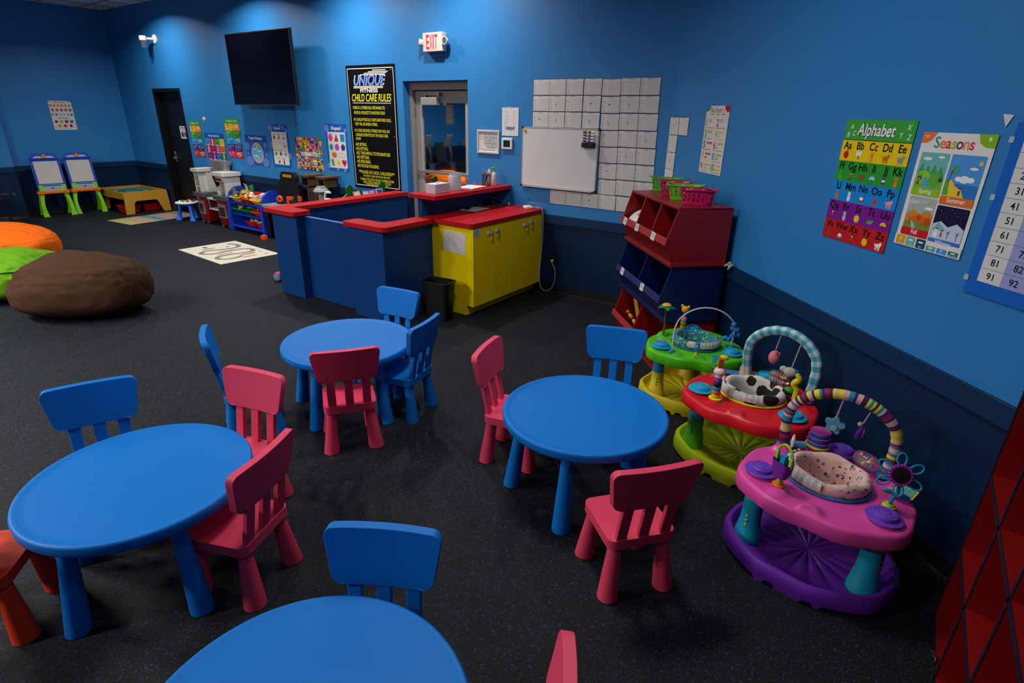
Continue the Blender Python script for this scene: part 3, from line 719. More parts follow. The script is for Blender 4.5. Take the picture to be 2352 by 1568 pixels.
# row of posters along the back wall
def numbers10(label, x, z, w, h, rz=0):
    a = Art(w, h, '#2c9a3c'); s = h / .62
    a.text('Numbers 1-10', w / 2, .055 * s, .04 * s, '#e4ece0', 2, 'c', .01, fit=w * .7)
    cs = [('#e8b41c', '#e07c2c'), ('#2c9c3c', '#1c7c34'), ('#1c8cd0', '#1c7cb8'), ('#5c2890', '#4c2480'), ('#d02c50', '#b81c38')]
    for r in range(5):
        for c in range(2):
            u, v = w / 2 * c, (.085 + .107 * r) * s
            a.rect(u, v, w / 2, .107 * s, cs[r][c], 1); n = r + 1 + 5 * c
            a.text(str(n), u + .02 * s, v + .06 * s, .055 * s, '#f0ece0', 3, 'l', .01, fit=.06 * s if n == 10 else None)
            a.rect(u + .02 * s, v + .082 * s, .03 * s, .006, '#e8e4da', 2)
            ic = ('#a8783c', '#f0d8c0', '#f0b0c0', '#6cc83c', '#e890a0', '#f0f0e8', '#b08040', '#d8d0a0', '#54b04c', '#e8d8a0')[n - 1]
            for j in range(n):
                rr, q = divmod(j, 4 if n > 6 else 3); g = .026 * s if n > 6 else .034 * s
                a.ell(u + w * .2 + g * q, v + (.025 + .03 * rr) * s, .010 * s if n > 1 else .022 * s, .012 * s if n > 1 else .035 * s, ic, 3, 8)
    a.build('number_poster', label, 'poster', on_back(x, z), rz)
numbers10('green topped Numbers poster right beside the black door', -10.63, 1.388, .36, .6)
numbers10('green topped Numbers 1-10 poster left of the weather chart', -9.435, 1.442, .43, .615)
a = Art(.6, .44, '#1c50a8'); a.rect(.1, .022, .4, .045, '#2c6cc8', 1, .02); a.text('Months of the Year', .3, .055, .034, '#f0f0f0', 3, 'c', .02, fit=.34)
for r in range(3):
    for c in range(4):
        col = ['#1c8cc8', '#c02c5c', '#2c9c3c', '#c8c41c', '#b82c34', '#7c2470', '#c8407c', '#d8682c', '#7c2470', '#5c2880', '#2c6cb8', '#1c7c3c'][r * 4 + c]
        a.rect(.15 * c, .085 + .1183 * r, .15, .1183, col, 1); critter(a, .075 + .15 * c, .135 + .1183 * r, .075, ['#d8342c', '#f0e8e0', '#8c5c3c', '#e8a0b0'][(r + c) % 4], [9, 2, 9, 2][(c + r) % 4])
        a.rect(.03 + .15 * c, .188 + .1183 * r, .09, .01, '#f0ece4', 3)
a.build('months_poster', 'Months of the Year poster with twelve coloured squares', 'poster', on_back(-10.057, 1.282))
a = Art(.605, .447, '#2460c0'); a.rect(0, 0, .605, .088, '#1c4ca0', 1); a.text("Today's Weather", .31, .062, .058, '#eeeeea', 3, 'c', .02, fit=.38)
for (u, v, r) in ((.06, .17, .07), (.56, .14, .05), (.08, .4, .1), (.52, .4, .09), (.57, .28, .04), (.05, .28, .03)): a.ell(u, v, r, r * .8, '#5c82d4', 2)
a.ell(.32, .265, .17, .163, '#c8502c', 4, 32); a.ell(.32, .265, .155, .148, '#e8e0d0', 5, 32); a.ell(.32, .265, .145, .138, '#5cb0e0', 6, 32)
a.ell(.32, .18, .03, .03, '#f0c41c', 7); cloud(a, .25, .21, .05, L=8); cloud(a, .38, .23, .05, L=8); a.star(.33, .34, .035, '#e8b02c', 8, 8, .6); cloud(a, .27, .31, .05, L=9); a.rect(.316, .17, .006, .1, '#d8e8f0', 11)
a.build('weather_poster', "blue Today's Weather poster with a round dial", 'poster', on_back(-8.818, 1.284))
a = Art(.455, .615, '#1c58b4')
for (u, v, r) in ((.03, .06, .05), (.35, .05, .03), (.28, .02, .02), (.43, .09, .03), (.03, .3, .05), (.44, .45, .05)): a.ell(u, v, r, r, '#6c84d8', 1)
a.rect(.035, .11, .385, .475, '#dedbd4', 2, .02); a.text('Colors', .2, .075, .062, '#eeeeea', 3, 'c', .02, fit=.17, outline=('#101c44', .03))
cn = [('red', '#b0202c', 0), ('orange', '#e0802c', 0), ('blue', '#1c44a8', 8), ('yellow', '#e8d82c', 5), ('white', '#f4f4f4', 8), ('pink', '#e07c9c', 3), ('green', '#3c9c3c', 3), ('purple', '#5c2c80', 0), ('grey', '#8c8c94', 3), ('brown', '#8c5c38', 3), ('black', '#1c1c1c', 2)]
for k, (n_, c, ic) in enumerate(cn):
    r, q = divmod(k, 3); u = .1 + .125 * q + (.06 if r == 3 else 0); v = .15 + .118 * r
    a.text(n_, u, v, .032, c if n_ != 'white' else '#b0b0b0', 4, 'c', .008); critter(a, u, v + .042, .062, c, ic, 4)
a.build('colors_poster', 'tall white and blue Colors poster on the back wall', 'poster', on_back(-8.166, 1.38))
a = Art(.62, .455, '#c8c4bc'); rr_ = random.Random(4)
for r in range(12):
    for c in range(14):
        a.rect(.62 / 14 * c, .455 / 12 * r, .62 / 14, .455 / 12, rr_.choice(PAL), 1)
        a.ell(.62 / 14 * (c + .5), .455 / 12 * (r + .5), .012, .011, rr_.choice(['#e8e4dc', '#e8c43c', '#3c2c28', '#e09070', '#2c1c3c']), 2, 7)
a.rect(.12, .205, .38, .05, '#e8e6e0', 3); a.text('First', .17, .245, .045, '#3c1c6c', 4, 'c', .02); a.text('100', .27, .245, .045, '#d8dce4', 4, 'c', .03); a.text('Words', .41, .245, .045, '#2c1c4c', 4, 'c', .02)
a.build('words_poster', 'First 100 Words poster of many tiny coloured squares', 'poster', on_back(-7.465, 1.294))
a = Art(.44, .615, '#1c58b4')
for (u, v, r) in ((.03, .06, .05), (.33, .05, .025), (.42, .08, .03), (.02, .56, .04), (.2, .6, .03), (.35, .61, .03)): a.ell(u, v, r, r, '#6c84d8', 1)
a.rect(.035, .105, .38, .48, '#dedbd4', 2, .02); a.text('Shapes', .22, .075, .065, '#eeeeea', 3, 'c', .02, fit=.19, outline=('#101c44', .03))
a.ell(.095, .18, .048, .052, '#e8508c', 3); a.poly([(.22, .125), (.265, .23), (.175, .23)], '#c02c2c', 3); a.rect(.305, .13, .09, .1, '#1c8cd0', 3)
a.ell(.095, .305, .045, .045, '#1ca0a0', 3, 6); a.ell(.22, .305, .048, .048, '#b04cb0', 3, 8); a.star(.35, .305, .05, '#4c2c90', 3, 5, .81)
a.ell(.15, .41, .055, .038, '#e8742c', 3); a.rect(.25, .385, .115, .055, '#8c94a4', 3); a.rect(.254, .389, .107, .047, '#d8dce0', 4)
a.poly([(.06, .47), (.12, .47), (.14, .56), (.08, .56)], '#4cac34', 3); a.star(.225, .515, .055, '#ecc81c', 3); a.poly([(.35, .565), (.3, .505), (.305, .475), (.33, .465), (.35, .485), (.37, .465), (.395, .475), (.4, .505)], '#d81c5c', 3)
for (u, v) in ((.095, .183), (.22, .2), (.35, .183), (.095, .308), (.22, .308), (.35, .308), (.15, .413), (.305, .415), (.1, .518), (.225, .52), (.35, .515)): a.rect(u - .018, v, .036, .004, '#2c2c34', 5)
a.build('shapes_poster', 'tall white and blue Shapes poster beside the black rules sign', 'poster', on_back(-6.81, 1.415))
a = Art(.11, .125, None, .002)
a.ell(.05, .07, .022, .042, '#d8a82c', 1); a.rect(.03, .065, .04, .008, '#3c2c18', 2); a.rect(.032, .085, .036, .008, '#3c2c18', 2); a.ell(.05, .03, .018, .018, '#d8b84c', 2); a.ell(.025, .045, .022, .028, '#e0e0c8', 3); a.ell(.08, .05, .022, .028, '#e0e0c8', 3)
a.build('bee_sticker', 'small yellow bee cutout above the months poster', 'sticker', on_back(-10.27, 1.715))
a = Art(.26, .215, '#d8d8d4'); a.rect(.03, .02, .2, .02, '#5c7cac', 1); a.rect(.035, .105, .08, .08, '#2c3c78', 1); a.rect(.13, .105, .08, .08, '#9c5c4c', 1); a.rect(.05, .06, .14, .02, '#c8b060', 1); a.rect(.235, .02, .008, .18, '#222222', 1)
a.build('door_notice', 'small white notice sheet taped to the black door', 'notice', (-11.25, BACK + .088, 1.475))
# ------------------------------------------------------------------ children's tables
def make_table():
    t = thing('kids_table', '', 'table')
    top = MB()
    top.lathe([(.0001, .474), (.372, .474), (.402, .4755), (.414, .480), (.4215, .477), (.425, .468), (.424, .440), (.419, .432), (.405, .430), (.38, .440), (.0001, .445)][::-1], BLUEPL, n=96)
    top.build('tabletop', t, angle=60)
    for k in range(5):
        a = radians(72 * k); c = Vector((cos(a), sin(a), 0))
        m = MB(); p0 = c * .372; p1 = c * .315 + Vector((0, 0, .442))
        A = Matrix(((1, 0, (p1.x - p0.x) / .442, p0.x), (0, 1, (p1.y - p0.y) / .442, p0.y), (0, 0, 1, 0), (0, 0, 0, 1)))
        m.lathe([(.042, 0), (.0455, .004), (.0455, .008), (.026, .442)], BLUEPL, A, 28)
        m.build('leg', t)
    return t
TABLES = [(-1.153, 2.314, -3, 'blue round kids table nearest the row of baby activity centers'),
          (-2.879, 2.202, -6, 'blue round kids table in the middle, nearest the counter'),
          (-2.36, .704, -4, 'blue round kids table in the left foreground, in front of the dark blue chair'),
          (-.931, .457, 0, 'blue round kids table cut off by the bottom edge')]
t0 = make_table()
for i, (x, y, a, l) in enumerate(TABLES):
    t = t0 if i == 0 else copy_tree(t0)
    t.location = (x, y, 0); t.rotation_euler = (0, 0, radians(a)); tag(t, l, 'table', 'blue round kids tables')

# ------------------------------------------------------------------ children's chairs (front is +y)
def make_chair(M_):
    t = thing('kids_chair', '', 'chair')
    MB().prism(rrect(.300, .290, .036, 7), .258, .302, M_).build('seat', t, bevel=.010, seg=3)
    for sx in (-1, 1):
        for sy in (-1, 1):
            p0 = Vector((sx * .130, sy * .130, 0)); p1 = Vector((sx * .108, sy * .108, .262))
            A = Matrix(((1, 0, (p1.x - p0.x) / .262, p0.x), (0, 1, (p1.y - p0.y) / .262, p0.y), (0, 0, 1, 0), (0, 0, 0, 1)))
            MB().lathe([(.041, 0), (.0445, .003), (.0445, .007), (.027, .262)], M_, A, 26).build('leg', t)
    # back: everything leans backwards by about ten degrees
    def back(z): return -.128 - (z - .30) * .19
    for k in (-1, 0, 1):
        m = MB(); x = k * .098; hw = .024
        v = []
        for z in (.285, .38, .51):
            y = back(z); v += [(x - hw, y - .012, z), (x + hw, y - .012, z), (x + hw, y + .012, z), (x - hw, y + .012, z)]
        f = []
        for j in (0, 4):
            for i in range(4): f.append((j + i, j + (i + 1) % 4, j + 4 + (i + 1) % 4, j + 4 + i))
        f += [(3, 2, 1, 0), (8, 9, 10, 11)]
        m.add(v, f, M_); m.build('back_slat', t, bevel=.005)
    # panel outline: rounded trapezoid, wider at the top, bowed in plan
    zb, zt, wb, wt, r = .474, .672, .163, .194, .035
    NX = 18; pts = []
    def half(z):
        k = (z - zb) / (zt - zb); w = wb + (wt - wb) * k
        if z < zb + r: w -= r - sqrt(max(r * r - (zb + r - z) ** 2, 0))
        if z > zt - r: w -= r - sqrt(max(r * r - (z - zt + r) ** 2, 0))
        return w
    zs = [zb + r * (1 - cos(radians(a))) for a in (0, 22, 45, 67, 90)] + [zb + r + (zt - zb - 2 * r) * k for k in (.33, .66)] + [zt - r + r * sin(radians(a)) for a in (0, 22, 45, 67, 90)]
    v = []; f = []; n = NX + 1
    for side in (-1, 1):
        for z in zs:
            w = half(z)
            for i in range(n):
                x = -w + 2 * w * i / NX
                v.append((x, back(z) + side * .017 + .45 * x * x, z))
    rws = len(zs); off = rws * n
    for j in range(rws - 1):
        for i in range(NX):
            a = j * n + i; f.append((a, a + 1, a + n + 1, a + n)); f.append((off + a, off + a + n, off + a + n + 1, off + a + 1))
        a = j * n; f.append((a, a + n, off + a + n, off + a)); a = j * n + NX; f.append((a, off + a, off + a + n, a + n))
    for i in range(NX):
        f.append((i, off + i, off + i + 1, i + 1)); a = (rws - 1) * n + i; f.append((a, a + 1, off + a + 1, off + a))
    MB().add(v, f, M_).build('backrest', t, bevel=.0085, seg=3)
    return t
# (top of backrest x, y, heading the sitter faces, colour, label)
CH = [(-2.374, 1.788, 143.9, 'p', 'pink red kids chair with its back to the camera at the middle table'),
      (-.55, 1.775, 140.6, 'p', 'pink red kids chair with its back to the camera at the right table'),
      (-1.824, .963, 202, 'p', 'pink red kids chair tucked under the right side of the left foreground table'),
      (-2.523, 1.351, -74.8, 'p', 'pink red kids chair at the far side of the left foreground table'),
      (-1.815, 2.318, 15.1, 'p', 'pink red kids chair at the left side of the right table'),
      (-.382, .80, 207, 'p', 'pink red kids chair cut off by the bottom edge of the photo'),
      (-2.985, 2.79, -81.1, 'b', 'blue kids chair between the middle table and the waste basket'),
      (-2.346, 2.409, 193.9, 'b', 'blue kids chair seen edge-on at the right side of the middle table'),
      (-3.222, 1.445, 61.6, 'b', 'blue kids chair at the left of the middle table, behind a pink chair'),
      (-3.018, .796, -22.6, 'b', 'blue kids chair on the far left, facing the left foreground table'),
      (-1.142, .941, -59.9, 'b', 'blue kids chair at the table cut off by the bottom edge'),
      (-1.339, 3.052, -70, 'b', 'blue kids chair behind the right table beside the green activity center'),
      (-2.707, .047, 50, 'o', 'orange red kids chair partly cut off at the left bottom edge')]
protos = {}
for x, y, hd, c, l in CH:
    if c not in protos: t = protos[c] = make_chair({'p': PINKPL, 'b': BLUEPL, 'o': ORPL}[c])
    else: t = copy_tree(protos[c])
    d = Vector((cos(radians(hd)), sin(radians(hd)), 0)); p = Vector((x, y, 0)) + d * .198
    t.location = p; t.rotation_euler = (0, 0, radians(hd - 90)); tag(t, l, 'chair', 'small plastic kids chairs')

# ------------------------------------------------------------------ reception counter
def lpoly(pts, z0, z1, m, name, parent, bevel=0): return MB().prism(pts, z0, z1, m).build(name, parent, bevel=bevel)
t = thing('half_wall', 'left blue half wall with an L-shaped red cap', 'counter', (-5.52, BACK, 0), 0)
X, Y = -5.52, BACK
def rel(pts): return [(x - X, y - Y) for x, y in pts]
lpoly(rel([(-5.58, 3.45), (-5.157, 3.45), (-5.157, 3.57), (-5.46, 3.57), (-5.46, 5.333), (-5.58, 5.333)]), 0, .885, BLUELAM, 'panel', t, .002)
def arc(cx, cy, r, a0, a1, n=5): return [(cx + r * cos(radians(a0 + (a1 - a0) * i / n)), cy + r * sin(radians(a0 + (a1 - a0) * i / n))) for i in range(n + 1)]
lpoly(rel([(-5.65, 3.40 + .0)] + arc(-5.165, 3.44, .04, -90, 0) + arc(-5.165, 3.58, .04, 0, 90) + [(-5.42, 3.62), (-5.44, 3.66), (-5.44, 5.333), (-5.65, 5.333)]), .885, .927, REDLAM, 'cap', t, .003)
t = thing('counter_gate', 'plain blue gate panel between the two half walls', 'gate', (-4.75, 3.56, 0))
MB().box(-.40, .39, -.02, .02, .004, .868, BLUELAM).build('panel', t, bevel=.002)
MB().box(-.40, .39, -.0215, .0215, .868, .872, mat('#4a7ac8', .4)).build('edge_band', t)
t = thing('half_wall', 'right blue half wall with a rounded L-shaped red cap', 'counter', (-3.95, 3.52, 0)); X, Y = -3.95, 3.52
lpoly(rel([(-4.34, 3.455), (-3.875, 3.455), (-3.875, 4.105), (-3.99, 4.105), (-3.99, 3.575), (-4.34, 3.575)]), 0, .885, BLUELAM, 'panel', t, .002)
lpoly(rel(arc(-3.90, 3.50, .08, -90, 0) + [(-3.82, 4.072), (-4.03, 4.072), (-4.03, 3.70)] + arc(-4.10, 3.69, .07, 0, -90, 4) + [(-4.16, 3.62)] + arc(-4.36, 3.58, .04, 90, 180) + arc(-4.36, 3.46, .04, 180, 270)), .885, .927, REDLAM, 'cap', t, .003)

t = thing('base_cabinet', 'yellow base cabinet with four doors under the red worktop', 'cabinet', (-3.372, 4.11, 0))
MB().box(-.62, -.004, 0, 1.222, .1, .884, YELLAM).box(-.62, -.073, .0, 1.222, 0, .1, YELLAM).build('body', t, bevel=.001)
for i in range(4):
    y0 = .002 + .3045 * i
    MB().box(-.0035, .016, y0, y0 + .3025, .1, .88, YELLAM).build('door', t, bevel=.002)
doors = [c for c in t.children if c.name.startswith('door')]
for k, (y, z) in enumerate(((.282, .78), (.385, .79), (.905, .775), (1.0, .79))):
    m = MB(); m.tube([(.016, y, z + .038), (.044, y, z + .036), (.046, y, z + .03), (.046, y, z - .04), (.044, y, z - .046), (.016, y, z - .048)], .0042, CHROME, 8)
    m.build('pull_handle', doors[min(3, int(y / .305))])
    yy = y - .05 if k % 2 == 0 else y - .018
    l = MB().lathe([(.0001, .012), (.014, .011), (.018, .006), (.018, 0)], plastic('#d4d6da'), T(.016, yy, z + .022) @ R(90, 'Y'), 18, sx=1.25, sy=1.0)
    l.box(.017, .03, yy, yy + .05, z + .012, z + .03, plastic('#b8bcc4')); l.build('child_lock', doors[min(3, int(y / .305))], bevel=.002)
a = Art(.09, .07, '#b8bcbc', .001)
for i in range(5): a.rect(.012, .012 + .011 * i, .05 + .01 * (i % 2), .003, '#5a5f64', 1)
o = a.mb.build('label_sheet', doors[0]); o.location = (.017, .062, .832); o.rotation_euler = (0, 0, radians(90))
t = MB().prism([(-4.0, 4.078)] + [(-3.375, 4.078), (-3.345, 4.105), (-3.345, 5.352), (-4.0, 5.352)], .885, .927, REDLAM).build('worktop', bevel=.003)
tag(t, 'red laminate worktop on the yellow base cabinet', 'worktop')
t = thing('transaction_shelf', 'raised red shelf on a dark blue back panel above the worktop', 'shelf', (-4.03, 4.72, .0))
MB().box(-.03, .028, -.612, .612, 0, 1.103, BLUELAM).build('back_panel', t, bevel=.002)
MB().box(-.115, .235, -.648, .630, 1.103, 1.145, REDLAM).build('shelf_board', t, bevel=.004)

a = Art(.285, .205, '#d8d2d0', .0012)
rr_ = random.Random(9)
for k in range(9):
    u, v = rr_.uniform(.04, .2), rr_.uniform(.04, .15)
    a.line([(u + .05 * cos(i * .9 + k) * (.4 + .1 * i), v + .03 * sin(i * 1.1 + k)) for i in range(6)], .0022, ('#c0908c', '#9c9aa6', '#b89a8e')[k % 3], 1 + k % 3)
a.build('crayon_drawing', 'crayon drawing on white paper taped to the yellow cabinet side', 'drawing', (-3.588, 4.108, .722), roll=3)

# waste basket
t = thing('waste_basket', 'black rectangular waste basket beside the yellow cabinet', 'waste basket', (-3.60, 3.88, 0), 8)
m = MB()
def loft(rings, mt, m, close_bottom=True):
    n = len(rings[0]); v = [p for r in rings for p in r]; f = []
    for j in range(len(rings) - 1):
        for i in range(n): a_, b_ = j * n + i, j * n + (i + 1) % n; f.append((a_, b_, b_ + n, a_ + n))
    if close_bottom: f.append(tuple(range(n - 1, -1, -1)))
    m.add(v, f, mt); return m
def ring(w, h, r, z): return [(x, y, z) for x, y in rrect(w, h, r, 5)]
BP = mat((.009, .009, .010), .35, name='black_plastic')
loft([ring(.23, .145, .03, 0), ring(.29, .19, .04, .38), ring(.285, .185, .04, .38), ring(.225, .14, .03, .012)][:2], BP, m)
loft([ring(.224, .139, .03, .008), ring(.284, .184, .038, .38)], BP, m)
m.build('bin_body', t)
m = MB(); loft([ring(.29, .19, .04, .372), ring(.312, .212, .045, .374), ring(.312, .212, .045, .386), ring(.284, .184, .038, .386)], BP, m, False); m.build('rim', t)

# ------------------------------------------------------------------ things on the counter
SH = 1.1455; WT = .9275
t = thing('tissue_box', 'white patterned tissue box on the raised red shelf', 'tissue box', (-3.955, 4.295, SH), 3)
TB = pattern_mat('tissue_box_print', '#d8d4d8', [(150, .3, .5, '#8c8490'), (200, .3, .3, '#a89aa4')], .6)
MB().box(-.063, .063, -.115, .115, 0, .092, TB).build('carton', t, bevel=.002)
MB().lathe([(.055, .0922), (.05, .0935), (.0001, .0935)], WHITE, None, 20, .5, 1).build('opening', t)
m = MB(); m.lathe([(.012, .09), (.02, .1), (.008, .108)], WHITE, T(0, 0, 0), 9, .5, 1.6); m.build('tissue', t)
t = thing('plastic_jar', 'empty translucent white plastic jar behind the tissue box', 'jar', (-3.98, 4.585, SH))
JAR = mat((.75, .8, .86), .35, trans=.35, alpha=.75, name='milky_plastic')
MB().lathe([(.0001, .002), (.062, 0), (.066, .01), (.066, .135), (.06, .148), (.054, .15), (.054, .162), (.057, .166), (.057, .172), (.052, .172), (.05, .15), (.056, .14), (.062, .13), (.062, .012), (.0001, .008)], JAR, None, 32).build('body', t)
o = MB().box(-.11, .11, -.14, .14, 0, .006, WHITE).box(-.1, .12, -.13, .15, .006, .010, paper('#d8d8d2')).build('paper_stack'); o.location = (-3.985, 4.845, SH); o.rotation_euler = (0, 0, radians(7))
tag(o, 'low stack of white papers on the raised red shelf', 'paper')
t = thing('pencil_cup', 'black mesh cup full of pencils on the raised red shelf', 'pencil cup', (-3.965, 5.10, SH))
m = MB()
for z in (.002, .06, .118): m.tube([(.046 * cos(a_ * pi / 12), .046 * sin(a_ * pi / 12), z) for a_ in range(24)], .0022 if z != .06 else .0008, BLACK, 6, closed=True)
for i in range(36):
    a_ = 2 * pi * i / 36; m.tube([(.046 * cos(a_), .046 * sin(a_), 0), (.046 * cos(a_ + .5), .046 * sin(a_ + .5), .118)], .0007, BLACK, 4); m.tube([(.046 * cos(a_), .046 * sin(a_), 0), (.046 * cos(a_ - .5), .046 * sin(a_ - .5), .118)], .0007, BLACK, 4)
m.lathe([(.0001, 0), (.046, 0), (.046, .002)], BLACK, None, 24); m.build('mesh_cup', t)
rr_ = random.Random(5)
for i in range(11):
    a_ = rr_.uniform(0, 6.28); b_ = a_ + pi + rr_.uniform(-.6, .6)
    p0 = Vector((.03 * cos(a_), .03 * sin(a_), .006)); p1 = Vector((.034 * cos(b_), .034 * sin(b_), rr_.uniform(.125, .165)))
    c = ['#b8862c', '#c0782c', '#6c4820', '#c8a030', '#9c3020', '#30343c'][i % 6]
    m = MB(); m.cone(p0, p1, .0036, .0036, plastic(c), 6); d_ = (p1 - p0).normalized(); m.cone(p1, p1 + d_ * .012, .0036, .0038, plastic('#c08c84' if i % 2 else '#d8c8a0'), 6)
    o = m.build('pencil'); o.location = t.location; tag(o, 'thin wooden pencil standing in the black mesh cup', 'pencil', 'pencils in the mesh cup')
t = thing('pump_bottle', 'white lotion bottle with a lime green pump', 'bottle', (-3.955, 5.235, SH))
MB().lathe([(.0001, 0), (.027, 0), (.029, .004), (.029, .115), (.024, .13), (.012, .136)], plastic('#e2e0dc'), None, 24).build('body', t)
m = MB(); G = plastic('#6cc020'); m.lathe([(.014, .134), (.015, .15), (.006, .153), (.006, .178), (.013, .18), (.013, .19), (.0001, .192)], G, None, 16); m.cone((0, 0, .186), (-.042, -.012, .182), .0065, .005, G, 10); m.build('pump', t)
t = thing('bottle', 'plain white bottle behind the green pump bottle', 'bottle', (-4.06, 5.28, SH))
MB().lathe([(.0001, 0), (.024, 0), (.025, .004), (.025, .13), (.014, .14)], plastic('#dcdad8'), None, 20).build('body', t); MB().lathe([(.015, .138), (.015, .16), (.0001, .161)], plastic('#f0f0ee'), None, 16).build('cap', t)
t = thing('key_bunch', 'small bunch of silver keys left of the pencil cup', 'keys', (-4.11, 5.07, SH))
m = MB()
for i in range(4):
    A = T(.01 * i - .015, .008 * i, .006 + .004 * i) @ R(40 * i) @ R(18, 'X'); m.lathe([(.0001, 0), (.011, 0), (.011, .003), (.0001, .003)], CHROME, A, 12); m.box(.008, .038, -.003, .003, 0, .0025, CHROME, A)
m.build('keys', t); MB().tube([(.014 * cos(a_), .014 * sin(a_), .012 + .012 * sin(a_ * .5)) for a_ in [i * pi / 8 for i in range(16)]], .0012, CHROME, 6, closed=True).build('ring', t)

t = thing('clipboard', 'grey folder with papers lying on the left of the worktop', 'folder', (-3.87, 4.76, WT), 5)
MB().box(-.11, .11, -.15, .15, 0, .008, mat('#3c4046', .5)).build('folder', t, bevel=.002); MB().box(-.1, .105, -.14, .14, .008, .013, paper('#c8c8c6')).build('sheets', t)
t = thing('remote_control', 'small black remote control lying on the grey folder', 'remote', (-3.90, 4.70, WT + .0135), 25)
MB().box(-.02, .02, -.07, .07, 0, .016, BP).build('housing', t, bevel=.004); MB().box(-.013, .013, -.05, .05, .016, .018, mat('#2c2c30', .5)).build('buttons', t)
t = thing('grey_mat', 'flat grey sheet under the red stamp at the back of the worktop', 'mat', (-3.905, 5.215, WT), 8)
MB().box(-.07, .075, -.11, .11, 0, .003, mat('#4a4e58', .6)).build('sheet', t)
t = thing('rubber_stamp', 'small red and black stamp on the grey sheet', 'stamp', (-3.92, 5.17, WT + .003))
MB().box(-.013, .013, -.02, .02, 0, .022, BP).build('base', t, bevel=.003); MB().lathe([(.012, .02), (.014, .03), (.013, .042), (.0001, .044)], plastic('#8c3024'), None, 12).build('grip', t)
t = thing('tape_dispenser', 'black tape dispenser against the dark blue panel', 'tape dispenser', (-3.955, 5.26, WT + .0032), 80)
MB().prism([(-.08, 0), (.07, 0), (.075, .02), (.03, .035), (.0, .06), (-.045, .07), (-.085, .05)], -.02, .02, BP, R(90, 'X')).build('body', t, bevel=.004)
MB().lathe([(.03, -.009), (.03, .009)], mat('#9a9a90', .3), T(-.035, 0, .05) @ R(90, 'X'), 20).build('tape_roll', t)
t = thing('glue_cap', 'small white bottle top standing beside the tape dispenser', 'bottle', (-3.80, 5.31, WT)); MB().lathe([(.011, 0), (.011, .02), (.005, .03), (.0001, .032)], WHITE, None, 12).build('body', t)
o = MB().box(-.048, .048, -.038, .038, 0, .0015, paper('#f0286c')).build('sticky_note'); o.location = (-3.67, 5.135, WT); o.rotation_euler = (0, 0, radians(12)); tag(o, 'bright pink sticky note on the red worktop', 'note')
o = MB().ball((0, 0, .012), (.012, .012, .012), plastic('#c8c020'), n=8, k=6).ball((.014, 0, .008), (.01, .01, .008), plastic('#2c8c3c'), n=8, k=6).build('small_toy'); o.location = (-3.98, 5.0, WT); tag(o, 'tiny yellow and green toy below the raised shelf', 'toy')
t = thing('power_adapter', 'white power adapter with cords on the corner of the worktop', 'adapter', (-3.50, 5.25, WT), -35)
MB().box(-.055, .055, -.04, .04, 0, .028, WHITE).build('housing', t, bevel=.008)
CW = mat('#c4c2c0', .45)
def bez(pts, n=8):
    out = []
    P = [Vector(p) for p in pts]; P = [P[0] * 2 - P[1]] + P + [P[-1] * 2 - P[-2]]
    for i in range(1, len(P) - 2):
        for k in range(n):
            t_ = k / n; a_, b_, c_, d_ = P[i - 1:i + 3]
            out.append(.5 * ((2 * b_) + (c_ - a_) * t_ + (2 * a_ - 5 * b_ + 4 * c_ - d_) * t_ ** 2 + (3 * b_ - a_ - 3 * c_ + d_) * t_ ** 3))
    out.append(P[-2]); return out
o = MB().tube(bez([(-3.47, 5.23, .945), (-3.40, 5.25, .95), (-3.335, 5.29, .93), (-3.322, 5.30, .80), (-3.33, 5.31, .60), (-3.338, 5.31, .42), (-3.345, 5.30, .22), (-3.32, 5.28, .07), (-3.25, 5.27, .022), (-3.17, 5.28, .06), (-3.14, 5.30, .17), (-3.16, 5.32, .28), (-3.20, 5.325, .34), (-3.205, 5.335, .372)]), .0038, CW, 8).build('charging_cable')
tag(o, 'white power cord looping from the worktop down to the wall outlet', 'cord')
o = MB().tube(bez([(-3.48, 5.22, .953), (-3.44, 5.2, 1.0), (-3.38, 5.23, .99), (-3.33, 5.27, .93), (-3.328, 5.285, .75), (-3.336, 5.295, .5), (-3.345, 5.29, .3), (-3.35, 5.28, .14)]), .0022, CW, 8).build('thin_cord')
tag(o, 'thin white cord hanging beside the power cord at the cabinet', 'cord')
o = MB().box(-.013, .013, -.03, 0, -.012, .012, WHITE).build('power_plug', bevel=.004); o.location = (-3.20, BACK - .011, .368); tag(o, 'white plug in the lower socket of the black outlet', 'plug')

